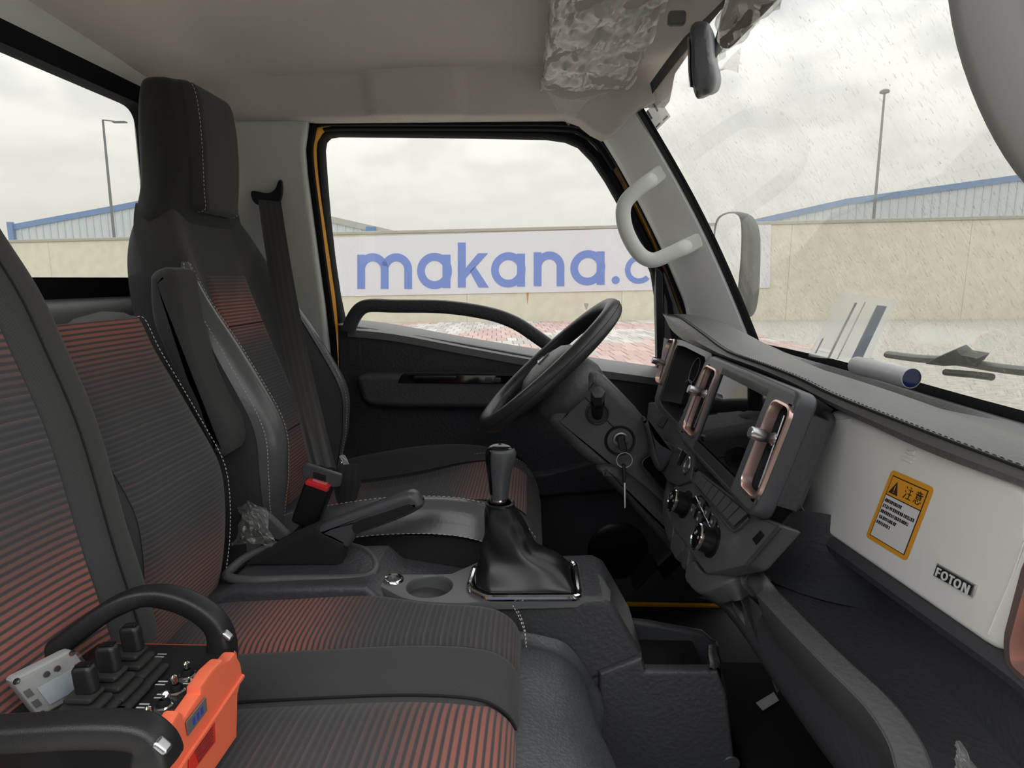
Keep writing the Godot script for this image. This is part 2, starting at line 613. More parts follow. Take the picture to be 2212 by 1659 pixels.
	for q in [[1137, 627, 5, 30, lin(0.55, 0.27, 0.06)], [1062, 675, 3, 20, lin(0.50, 0.40, 0.26)], [1262, 655, 9, 14, lin(0.40, 0.39, 0.34)], [318, 520, 16, 7, lin(0.36, 0.35, 0.31)], [306, 527, 4, 16, lin(0.42, 0.41, 0.36)]]:
		part("stain", M.new().slab(smooth([on_wall(q[0], q[1], 0.001), on_wall(q[0] + q[2], q[1] + 1, 0.001), on_wall(q[0] + q[2] * 0.8, q[1] + q[3] * 0.6, 0.001), on_wall(q[0] + q[2] * 0.5, q[1] + q[3], 0.001), on_wall(q[0] + 1, q[1] + q[3] * 0.5, 0.001)], 20, true), n * 0.003), mat(q[4], 0.9), wroot)
	# banner
	var ban := thing("banner", "long white banner with blue lettering hung on the cream yard wall", "banner", on_wall(1180, 632, 0.03))
	var bl := [on_wall(690, 514, 0.02), on_wall(1666, 484, 0.02), on_wall(1663, 622, 0.02), on_wall(690, 641, 0.02)]
	part("sheet", M.new().slab(bl, n * 0.02, 0.004, 1), mat(lin(0.72, 0.72, 0.76), 0.6), ban)
	var ink := mat(lin(0.185, 0.27, 0.62), 0.6)
	var o3 := n * 0.026
	var letter := func(called: String, m: M): part("letter_" + called, m, ink, ban)
	letter.call("m", arch_letter(772, 890, 549, 548, 624, 620, 2, n))
	letter.call("a", bowl_letter(901, 973, 548, 623, n))
	letter.call("k", k_letter(989, 1056, 524, 547, 621, n))
	letter.call("a", bowl_letter(1061, 1134, 546, 620, n))
	letter.call("n", arch_letter(1153, 1219, 544, 543, 618, 617, 1, n))
	letter.call("a", bowl_letter(1232, 1306, 541, 616, n))
	letter.call("dot", disc_letter(1330, 605, 8.5, 0.0, n, 0.0, TAU))
	letter.call("c", disc_letter(1381, 582, 31.0, 19.5, n, 0.75, TAU - 0.75))
	letter.call("o", disc_letter(1450, 580, 31.0, 19.5, n, 0.0, TAU))
	letter.call("m", arch_letter(1494, 1590, 550, 549, 609, 608, 2, n))
	# sheds behind the wall
	shed("white shed with a blue roof edge seen through the rear window", [[22, 487], [60, 480], [240, 447], [420, 412]], [540], 62.0, true)
	shed("low grey shed roof beside the lettered banner", [[560, 430], [722, 470], [868, 503], [900, 512]], [545], 58.0, false)
	shed("large grey shed with a blue verge seen through the windscreen", [[1560, 490], [1625, 476], [1830, 430], [2198, 379], [2330, 398], [2700, 440]], [545], 60.0, true)
	# lamp posts
	lamp_post("tall street lamp with a round head beyond the yard wall", 1886, 500, 1911, 199, 52.0, true)
	lamp_post("thin street lamp with a short arm beyond the white shed", 246, 520, 222, 259, 52.0, false)
func at_dist(px: float, py: float, dist: float) -> Vector3:
	return uz(px, py, -dist)
func shed(label: String, roof: Array, _base: Array, dist: float, blue: bool) -> void:
	var pts := roof.map(func(q): return at_dist(q[0], q[1], dist))
	var o := thing("shed", label, "building", Vector3(pts[0].lerp(pts[-1], 0.5).x, ground_y(0), -dist))
	var loop := pts.duplicate()
	loop.append(Vector3(pts[-1].x, 0, -dist)); loop.append(Vector3(pts[0].x, 0, -dist))
	part("cladding", M.new().slab(loop, Vector3(0, 0, -14)), mat(lin(0.62, 0.66, 0.68), 0.7), o)
	var ribs := M.new()
	var x: float = pts[0].x + 0.3
	while x < pts[-1].x:
		var yt := 0.0
		for i in pts.size() - 1:
			if x >= pts[i].x and x <= pts[i + 1].x: yt = lerpf(pts[i].y, pts[i + 1].y, (x - pts[i].x) / (pts[i + 1].x - pts[i].x))
		ribs.box(Vector3(x, yt / 2, -dist + 0.04), Vector3(0.16, yt, 0.08))
		x += 0.75
	var rb := part("cladding_ribs", ribs, mat(lin(0.56, 0.60, 0.63), 0.7), o)
	rb.set_meta("kind", "stuff")
	var th := 0.55
	for i in pts.size() - 1:
		var a: Vector3 = pts[i] + Vector3(0, 0.05, 0.16); var b: Vector3 = pts[i + 1] + Vector3(0, 0.05, 0.16)
		part("verge", M.new().slab([a, b, b - Vector3(0, th, 0), a - Vector3(0, th, 0)], Vector3(0, 0, -14.3)), mat(lin(0.20, 0.30, 0.50) if blue else lin(0.45, 0.45, 0.42), 0.6), o)
	for q in ([[1832, 0.9], [1686, 0.7]] if label.begins_with("large") else ([[802, 0.9]] if not blue else [])):
		var p := at_dist(q[0], 480, dist)
		part("downpipe", M.new().box(Vector3(p.x, 3.2, -dist + 0.2), Vector3(q[1], 6.2, 0.2)), mat(lin(0.12, 0.24, 0.48), 0.6), o)
	if label.begins_with("white"):
		var p := at_dist(28, 500, dist)
		part("corner_post", M.new().box(Vector3(p.x, pts[1].y / 2, -dist + 0.2), Vector3(0.55, pts[1].y, 0.3)), mat(lin(0.20, 0.30, 0.50), 0.6), o)
func lamp_post(label: String, bx: float, by: float, tx: float, ty: float, dist: float, disc: bool) -> void:
	var top := at_dist(tx, ty, dist); var foot := at_dist(bx, by, dist)
	foot.y = ground_y(foot.x)
	var o := thing("street_lamp", label, "lamp post", foot)
	var steel := mat(lin(0.20, 0.21, 0.21), 0.5)
	part("pole", M.new().tube([foot, foot.lerp(top, 0.5), top], [0.14, 0.11, 0.08], 10), steel, o)
	if disc: part("lamp_head", M.new().lathe([[0.0, 0.22], [0.2, 0.2], [0.36, 0.08], [0.34, -0.06], [0.1, -0.14], [0.0, -0.14]], top, Vector3.UP, 18), steel, o)
	else:
		part("arm", M.new().tube([top, top + Vector3(0.9, -0.12, 0.1), top + Vector3(1.0, -0.12, 0.1)], 0.05, 8), steel, o)
		part("lamp_head", M.new().rbox(Transform3D(Basis(), top + Vector3(1.45, -0.2, 0.1)), Vector3(1.1, 0.12, 0.4), 0.04), steel, o)
func arc_strip(c: Vector3, ax: Vector3, ay: Vector3, ro: float, ri: float, a0: float, a1: float, n: Vector3) -> M:
	var m := M.new()
	var outer := []; var inner := []
	var seg := 36
	for k in seg + 1:
		var a := lerpf(a0, a1, float(k) / seg)
		var d := ax * cos(a) + ay * sin(a)
		outer.append(c + d * ro); inner.append(c + d * ri)
	m.grid([outer, inner, shift(inner, n * 0.010), shift(outer, n * 0.010), outer])
	return m
func bar(a: Vector3, b: Vector3, c: Vector3, d: Vector3, n: Vector3) -> M:
	return M.new().slab([a, b, c, d], n * 0.012)
func wpx(px: float, py: float) -> Vector3: return on_wall(px, py, 0.042)
func bowl_letter(x0: float, x1: float, y0: float, y1: float, n: Vector3) -> M:
	var s := 17.0
	var cx := x0 + (y1 - y0) / 2.0; var cy := (y0 + y1) / 2.0
	var c := wpx(cx, cy)
	var ro := c.distance_to(wpx(x0, cy)); var ri := ro * 0.56
	var u := wall_u()
	var m := arc_strip(c, u, Vector3.UP, ro, ri, 0, TAU, n)
	return m.add(bar(wpx(x1 - s, y0 + 2), wpx(x1, y0 + 2), wpx(x1, y1 - 1), wpx(x1 - s, y1 - 1), n))
func disc_letter(cx: float, cy: float, ro: float, ri: float, n: Vector3, a0: float, a1: float) -> M:
	var c := wpx(cx, cy)
	var k := c.distance_to(wpx(cx + 1, cy))
	return arc_strip(c, wall_u(), Vector3.UP, ro * k, maxf(ri * k, 0.002), a0, a1, n)
func arch_letter(x0: float, x1: float, y0: float, _y0b: float, y1: float, _y1b: float, arches: int, n: Vector3) -> M:
	var s := 16.5
	var m := bar(wpx(x0, y0 + 1), wpx(x0 + s, y0 + 1), wpx(x0 + s, y1), wpx(x0, y1), n)
	var w := (x1 - x0 - s) / arches
	for i in arches:
		var l := x0 + i * w; var r := l + w + s
		var cx := (l + r) / 2.0
		var rad := (r - l) / 2.0
		var c := wpx(cx, y0 + rad)
		var k := c.distance_to(wpx(cx + 1, y0 + rad))
		m.add(arc_strip(c, wall_u(), Vector3.UP, rad * k, (rad - s) * k, -0.02, PI * (0.9 if arches == 2 else 0.92), n))
		m.add(bar(wpx(r - s, y0 + rad - 0.5), wpx(r, y0 + rad - 0.5), wpx(r, y1), wpx(r - s, y1), n))
	return m
func k_letter(x0: float, x1: float, yt: float, yx: float, y1: float, n: Vector3) -> M:
	var s := 17.0
	var m := bar(wpx(x0, yt), wpx(x0 + s, yt), wpx(x0 + s, y1), wpx(x0, y1), n)
	var ym := (yx + y1) / 2 - 2
	m.add(bar(wpx(x0 + s, ym - 3), wpx(x1 - 23, yx), wpx(x1 - 2, yx), wpx(x0 + s, ym + 19), n))
	return m.add(bar(wpx(x0 + s + 9, ym + 4), wpx(x0 + s + 20, ym - 7), wpx(x1, y1), wpx(x1 - 22, y1), n))

# ---------- the cab ----------
func roof_base(x: float) -> float:
	var k := smooth([Vector3(-0.9, 2.075, 0), Vector3(-0.84, 2.105, 0), Vector3(-0.7, 2.145, 0), Vector3(-0.3, 2.165, 0), Vector3(0.0, 2.165, 0), Vector3(0.14, 2.15, 0), Vector3(0.24, 2.115, 0), Vector3(0.315, 2.09, 0)], 56)
	for i in k.size() - 1:
		if x <= k[i + 1].x: return lerpf(k[i].y, k[i + 1].y, clampf((x - k[i].x) / (k[i + 1].x - k[i].x), 0, 1))
	return 2.085
func make_shell() -> void:
	# headliner with its side cove and front corner
	var xs := [-0.87, -0.84, -0.8, -0.74, -0.66, -0.56, -0.48, -0.435, -0.42, -0.405, -0.39, -0.33, -0.26, -0.2, -0.19, -0.175, -0.16, -0.12, -0.04, 0.02, 0.08, 0.12, 0.15, 0.18, 0.2, 0.22, 0.24, 0.26, 0.275, 0.29, 0.305, 0.325]
	var zs := [-0.26, -0.32, -0.4, -0.55, -0.8, -1.05, -1.3, -1.42, -1.5, -1.55, -1.58, -1.592, -1.602, -1.612, -1.62, -1.628, -1.636, -1.645, -1.655, -1.665, -1.68, -1.70, -1.715, -1.73]
	var rows := []
	for z in zs:
		var row := []
		for x in xs:
			var ze: float = z
			var edge := 2.029
			var g := smoothstep(-1.588, -1.662, z)
			if z > -0.5: g = smoothstep(-0.44, -0.26, z)
			var far: bool = z < -1.4
			if x > 0.09:
				var f := smoothstep(0.17, 0.29, x)
				edge = lerpf(2.028, 1.978, smoothstep(0.09, 0.185, x)) + 0.060 * smoothstep(0.19, 0.28, x)
				if far: ze = lerpf(z, -1.30 + (z + 1.3) * 0.78, f)
				else: ze = lerpf(z, -0.7 + (z + 0.7) * 0.78, f)
			var y := lerpf(roof_base(x) - 0.042 * smoothstep(-1.0, -1.6, z) * (1.0 - smoothstep(0.14, 0.27, x)), edge, g)
			if far:
				# the pressed hand-hold recess above the door
				var hx := absf(x + 0.295)
				var hz := smoothstep(-1.585, -1.60, z) * (1.0 - smoothstep(-1.67, -1.70, z))
				ze += 0.013 * (1.0 - smoothstep(0.105, 0.135, hx)) * hz
			row.append(Vector3(x, y, ze))
		rows.append(row)
	var m := M.new().grid(rows)
	m.grid(rows.map(func(r): return r.map(func(p): return p + Vector3(0, 0.05, -0.05 if p.z < -1.4 else (0.03 if p.z > -0.5 else 0.0)))))
	m.crease = 60
	var ceil := struct("ceiling", m, mats.headliner, "grey fabric headliner under the cab roof", "headliner")
	for q in [[278, 100], [735, 103], [442, 183], [1640, 20]]:
		if q[0] > 1000: continue
		var p := up(q[0], q[1], Vector3(0, 2.15, 0), Vector3.UP)
		p.y = roof_base(p.x) - 0.0015
		part("headliner_clip", M.new().lathe([[0.011, 0.002], [0.009, -0.002], [0.004, -0.0035], [0.0, -0.004]], p, Vector3.UP, 14), mats.headliner, ceil)
	# roof skin over it, and the passenger-side rail
	struct("ceiling_skin", M.new().slab([Vector3(-0.95, 2.2, -1.82), Vector3(0.36, 2.2, -1.82), Vector3(0.36, 2.2, -0.16), Vector3(-0.95, 2.2, -0.16)], Vector3(0, 0.03, 0), 0.01), mats.yellow, "yellow painted roof skin of the truck cab", "roof")
	# rear wall round the rear window
	var xw := -0.87
	var hole := round_loop([Vector3(xw, 1.610, -1.47), Vector3(xw, 2.012, -1.47), Vector3(xw, 2.012, -0.55), Vector3(xw, 1.610, -0.55)], 0.06, 6)
	var outer := resample([Vector3(xw, 0.6, -1.80), Vector3(xw, 2.10, -1.80), Vector3(xw, 2.10, -0.2), Vector3(xw, 0.6, -0.2)], 112, true)
	var rear := Node3D.new(); rear.name = "wall_rear"; add_child(rear)
	meta(rear, "grey rear wall of the cab around the rear window", "wall", "", "structure")
	# header above, panels beside and below the opening
	var hd := net([[Vector3(-0.865, 2.09, -1.80), Vector3(-0.865, 2.09, -1.0), Vector3(-0.865, 2.09, -0.2)], [Vector3(-0.862, 2.062, -1.80), Vector3(-0.862, 2.062, -1.0), Vector3(-0.862, 2.062, -0.2)], [Vector3(-0.872, 2.034, -1.80), Vector3(-0.872, 2.034, -1.0), Vector3(-0.872, 2.034, -0.2)]], 10, 8)
	part("header_panel", M.new().grid(hd).grid(hd.map(func(r): return shift(r, Vector3(-0.05, 0, 0)))), mats.trim, rear)
	part("corner_panel", M.new().slab([Vector3(xw, 2.02, -1.80), Vector3(xw, 2.02, -1.47), Vector3(xw, 0.62, -1.47), Vector3(xw, 0.62, -1.80)], Vector3(-0.05, 0, 0)), mats.trim, rear)
	part("corner_panel", M.new().slab([Vector3(xw, 2.02, -0.55), Vector3(xw, 2.02, -0.2), Vector3(xw, 0.62, -0.2), Vector3(xw, 0.62, -0.55)], Vector3(-0.05, 0, 0)), mats.trim, rear)
	var lw := []
	for q in [[-0.885, 1.584], [-0.862, 1.581], [-0.838, 1.572], [-0.822, 1.555], [-0.818, 1.52], [-0.83, 1.46], [-0.845, 1.3], [-0.85, 0.64]]:
		lw.append([Vector3(q[0], q[1], -1.72), Vector3(q[0], q[1], -1.4), Vector3(q[0], q[1], -1.0), Vector3(q[0], q[1], -0.2)])
	part("header_seam", M.new().tube([Vector3(-0.8655, 2.0905, -1.72), Vector3(-0.8655, 2.0905, -1.0), Vector3(-0.8655, 2.0905, -0.3)], 0.0022, 6), mats.seam, rear)
	part("ledge_panel", M.new().grid(net(lw, 6, 28)), grained(mat(lin(0.2, 0.203, 0.205), 0.42), mats.fine_n, 11.0, 0.15), rear)
	var seal_o := M.inset(hole, Vector3.RIGHT, -0.03)
	part("window_seal", frame(seal_o, M.inset(hole, Vector3.RIGHT, 0.012), Vector3(-0.04, 0, 0)), mats.rubber, rear)
	var w2 := struct("window_2", M.new().slab(shift(M.inset(hole, Vector3.RIGHT, -0.01), Vector3(-0.02, 0, 0)), Vector3(-0.005, 0, 0)), mats.pane, "clear glass pane of the rear window", "window")
	# driver-side trim between the rear wall and the door opening
	var wl := Node3D.new(); wl.name = "wall_left"; add_child(wl)
	meta(wl, "light grey trim panel behind the driver's door opening", "wall", "", "structure")
	var zt := -1.70
	var edge_px := [640, 238, 662, 262, 660, 285, 655, 320, 660, 380, 672, 470, 684, 560, 698, 660, 708, 750, 716, 880, 722, 980]
	var edge := pz(edge_px, zt)
	var tl := pz([470, 216, 560, 217, 610, 222], zt)
	var loop := tl + edge
	loop.append(Vector3(edge[-1].x, 0.68, zt)); loop.append(Vector3(-0.865, 0.68, zt)); loop.append(Vector3(-0.865, tl[0].y, zt))
	part("pillar_panel", M.new().slab(loop, Vector3(0, 0, -0.05), 0.012, 3), mats.trim, wl)
	# seat belt opening in it
	# jamb: seal, painted jamb
	var seal_path := shift(smooth(edge, 40), Vector3(0.006, 0, -0.03))
	part("door_seal", M.new().tube(seal_path, 0.011, 8), mats.rubber, wl)
	var jamb_rows := []
	for p in smooth(pz([760, 272, 700, 278, 682, 292, 674, 320, 680, 400, 692, 490, 704, 580, 716, 660, 722, 720, 730, 860, 738, 1000], -1.76), 30):
		jamb_rows.append([p + Vector3(-0.06, 0.006, 0.0), p + Vector3(-0.022, 0.004, 0.006), p + Vector3(-0.004, 0.003, 0.002), p + Vector3(0.003, 0.002, -0.010), p + Vector3(0.003, 0.002, -0.08)])
	var j := struct("trim_1", M.new().grid(jamb_rows), mats.yellow, "yellow painted door jamb behind the driver's door", "door jamb")
	# front jamb along the windscreen pillar and the top rail
	var jr := []
	for p in smooth(pz([1290, 318, 1318, 352, 1345, 398, 1405, 520, 1440, 600, 1470, 680, 1490, 760], -1.77), 60):
		jr.append([p + Vector3(0.02, 0.03, 0), p + Vector3(0.014, 0.008, 0.002), p + Vector3(0.008, 0.002, -0.006), p + Vector3(0.006, 0.0, -0.08)])
	struct("trim_2", M.new().grid(jr), mats.yellow, "yellow painted door jamb along the windscreen pillar", "door jamb")
	# seal round the top and front
	var sp := smooth(pz([656, 318, 664, 282, 690, 268, 760, 266, 1000, 266, 1215, 267, 1268, 280, 1304, 306, 1350, 382, 1412, 505, 1452, 605, 1484, 685, 1505, 760], -1.735), 70)
	struct("trim_3", M.new().tube(sp, 0.010, 8, true, 0.8), mats.rubber, "black rubber seal around the driver's door opening", "door seal")
	var sp2 := smooth(pz([700, 274, 760, 272, 1000, 272, 1215, 274, 1262, 286, 1296, 312, 1330, 362], -1.775), 50)
	struct("trim_7", M.new().tube(sp2, 0.017, 8, true, 0.8), mats.rubber, "black inner lip above the driver's door window", "door seal")
	# cab outer skin: side, back and front below the glass, floor
	struct("wall_outer", M.new().slab([Vector3(-0.95, 0.5, -1.84), Vector3(-0.66, 0.5, -1.84), Vector3(-0.66, 2.19, -1.84), Vector3(-0.95, 2.19, -1.84)], Vector3(0, 0, -0.03)), mats.yellow, "yellow painted body side behind the driver's door", "body panel")
	struct("wall_back", M.new().slab([Vector3(-0.94, 0.5, -1.84), Vector3(-0.94, 1.58, -1.84), Vector3(-0.94, 1.58, -0.16), Vector3(-0.94, 0.5, -0.16)], Vector3(-0.02, 0, 0)), mats.yellow, "yellow painted back of the cab below the rear window", "body panel")
	struct("wall_front", M.new().slab([Vector3(0.80, 0.5, -1.84), Vector3(0.80, 1.33, -1.84), Vector3(0.80, 1.33, -0.16), Vector3(0.80, 0.5, -0.16)], Vector3(0.03, 0, 0)), mats.yellow, "yellow painted front of the cab below the windscreen", "body panel")
	struct("floor", M.new().slab([Vector3(-0.92, 0.66, -1.80), Vector3(0.80, 0.66, -1.80), Vector3(0.80, 0.66, -0.18), Vector3(-0.92, 0.66, -0.18)], Vector3(0, -0.06, 0)), mats.rubber, "black rubber cab floor", "floor")
	# driver's sill, a strip of yellow paint in the footwell
	struct("trim_4", M.new().slab([Vector3(-0.5, 0.661, -1.715), Vector3(0.62, 0.661, -1.715), Vector3(0.62, 0.661, -1.70), Vector3(-0.5, 0.661, -1.70)], Vector3(0, 0.006, 0)), mats.yellow, "thin yellow sill line below the driver's door", "sill")
	# firewall under the dash
	struct("wall_footwell", M.new().slab([Vector3(0.72, 0.62, -1.80), Vector3(0.72, 1.40, -1.80), Vector3(0.72, 1.40, -0.2), Vector3(0.72, 0.62, -0.2)], Vector3(0.03, 0, 0)), mats.rubber, "black bulkhead behind the footwell", "bulkhead")
	# windscreen
	var top := smooth([Vector3(0.262, 2.052, -1.645), Vector3(0.298, 2.088, -1.4), Vector3(0.325, 2.094, -1.0), Vector3(0.298, 2.088, -0.6), Vector3(0.262, 2.052, -0.355)], 24)
	var bot := smooth([Vector3(0.60, 1.447, -1.655), Vector3(0.695, 1.432, -1.40), Vector3(0.735, 1.42, -1.0), Vector3(0.695, 1.432, -0.6), Vector3(0.60, 1.447, -0.345)], 24)
	var ws := []
	for i in 17:
		var f := i / 16.0
		var row := []
		for k in 25: row.append(top[k].lerp(bot[k], f) + Vector3(0.8, 0.45, 0).normalized() * sin(f * PI) * 0.018)
		ws.append(row)
	ws_rows = ws
	var w3 := struct("window_3", M.new().grid(ws, false, false, Rect2(0, 0, 1, 1)).grid(ws.map(func(r): return shift(r, Vector3(0.0045, 0.002, 0)))), mats.pane, "broad windscreen glass with dusty streaks", "window")
	var dirt := part("dust_film", M.new().grid(ws.map(func(r): return shift(r, Vector3(0.006, 0.003, 0))), false, false, Rect2(0, 0, 1, 1)), dust_material(), w3, "dried dust and drip marks on the outside of the glass")
	# black border of the windscreen
	var brd := []
	for row in ws: brd.append(row[0])
	var lft := M.new()
	var lrows := []
	for i in ws.size(): lrows.append([ws[i][0] + Vector3(-0.026, -0.012, -0.004), ws[i][0] + Vector3(-0.004, -0.002, 0.004), ws[i][0].lerp(ws[i][1], 0.7) + Vector3(-0.004, -0.002, 0)])
	lft.grid(lrows)
	var rr := []
	for i in ws.size(): rr.append([ws[i][24] + Vector3(0, 0, 0.02), ws[i][24] + Vector3(-0.004, -0.002, -0.004), ws[i][24].lerp(ws[i][23], 0.7) + Vector3(-0.004, -0.002, 0)])
	lft.grid(rr)
	lft.grid([top, top.map(func(p): return p + Vector3(0.010, -0.019, 0))].map(func(r): return shift(r, Vector3(-0.004, 0.004, 0))))
	lft.grid([bot.map(func(p): return p + Vector3(-0.006, 0.009, 0)), bot.map(func(p): return p + Vector3(0.002, -0.03, 0))].map(func(r): return shift(r, Vector3(-0.003, -0.002, 0))))
	part("border", lft, mats.black, w3, "black printed border")
	# windscreen pillar trim, driver side
	var pl := smooth(pz([1284, 276, 1328, 345, 1375, 430, 1420, 520, 1455, 600, 1480, 665, 1492, 745], -1.725), 24)
	var prr := []
	var n_ws := ws.size()
	for i in 25:
		var f := lerpf(0.0, 1.06, i / 24.0)
		prr.append(ws[mini(int(f * 16), 15)][0].lerp(ws[mini(int(f * 16) + 1, 16)][0], f * 16 - mini(int(f * 16), 15)) + Vector3(-0.022, -0.008, 0.010))
	var prow := []
	for i in 25:
		var a: Vector3 = pl[i]; var b: Vector3 = prr[i]
		var out := Vector3(-0.35, 0.0, 0.9)
		prow.append([a + Vector3(0.0, 0, -0.03), a, a.lerp(b, 0.12) + out * 0.012, a.lerp(b, 0.4) + out * 0.018, a.lerp(b, 0.75) + out * 0.014, b + out * 0.003, b + Vector3(0.01, 0, -0.01)])
	var a1 := struct("trim_5", M.new().grid(prow), mats.pillar, "pale grey windscreen pillar trim beside the driver's door", "pillar trim")
	# the same on the passenger side
	var mirror_row := prow.map(func(r): return r.map(func(p): return Vector3(p.x, p.y, -2.0 - p.z)))
	struct("trim_6", M.new().grid(mirror_row), mats.pillar, "pale grey windscreen pillar trim on the passenger side", "pillar trim")
var ws_rows := []
func on_screen(u: float, v: float) -> Vector3:
	var i := clampi(int(v * 16), 0, 15); var k := clampi(int(u * 24), 0, 23)
	var a: Vector3 = ws_rows[i][k].lerp(ws_rows[i][k + 1], u * 24 - k)
	var b: Vector3 = ws_rows[i + 1][k].lerp(ws_rows[i + 1][k + 1], u * 24 - k)
	return a.lerp(b, v * 16 - i)
# where the direction of a pixel meets the windscreen
func meet_screen(px: float, py: float) -> Vector3:
	var d := ray(px, py)
	for i in 16:
		for k in 24:
			for t in [[ws_rows[i][k], ws_rows[i][k + 1], ws_rows[i + 1][k + 1]], [ws_rows[i][k], ws_rows[i + 1][k + 1], ws_rows[i + 1][k]]]:
				var h = Geometry3D.ray_intersects_triangle(EYE, d, t[0], t[1], t[2])
				if h != null: return h
	return up(px, py, ws_rows[8][12], Vector3(0.88, 0.47, 0))
func dust_material() -> StandardMaterial3D:
	var im := Image.create(1024, 1024, false, Image.FORMAT_RGBA8)
	var n := FastNoiseLite.new(); n.seed = 31; n.frequency = 0.006; n.fractal_octaves = 4
	var fine := FastNoiseLite.new(); fine.seed = 33; fine.frequency = 0.09; fine.fractal_octaves = 2
	for y in 1024:
		for x in 1024:
			var k := 0.10 + 0.10 * maxf(0, n.get_noise_2d(x * 1.4, y * 0.5) + 0.25) + 0.05 * maxf(0.0, fine.get_noise_2d(x * 1.2, y * 0.16))
			im.set_pixel(x, y, Color(0.80, 0.79, 0.74, k))
	var r := RandomNumberGenerator.new(); r.seed = 77
	for i in 9000:
		var x := r.randf_range(2, 1020); var y := 1000.0 * pow(r.randf(), 0.6)
		var l := r.randi_range(2, 16)
		var a := r.randf_range(0.18, 0.55)
		var wide := r.randf() < 0.2
		for k in l:
			var xx := clampi(int(x + k * 0.10), 0, 1022); var yy := int(y + k)
			if yy > 1020: break
			var c := im.get_pixel(xx, yy)
			c.a = maxf(c.a, a * (0.5 + 0.5 * k / l)); im.set_pixel(xx, yy, c)
			if wide: im.set_pixel(xx + 1, yy, c)
	for i in 160:
		var x := r.randi_range(20, 1000); var y := r.randi_range(20, 900)
		var l := r.randi_range(1, 6)
		for k in l: im.set_pixel(x, y + k, Color(0.25, 0.22, 0.18, 0.75))
	var m := textured(im, 0.95, true)
	m.backlight_enabled = true; m.backlight = Color(0.9, 0.9, 0.9)
	return m

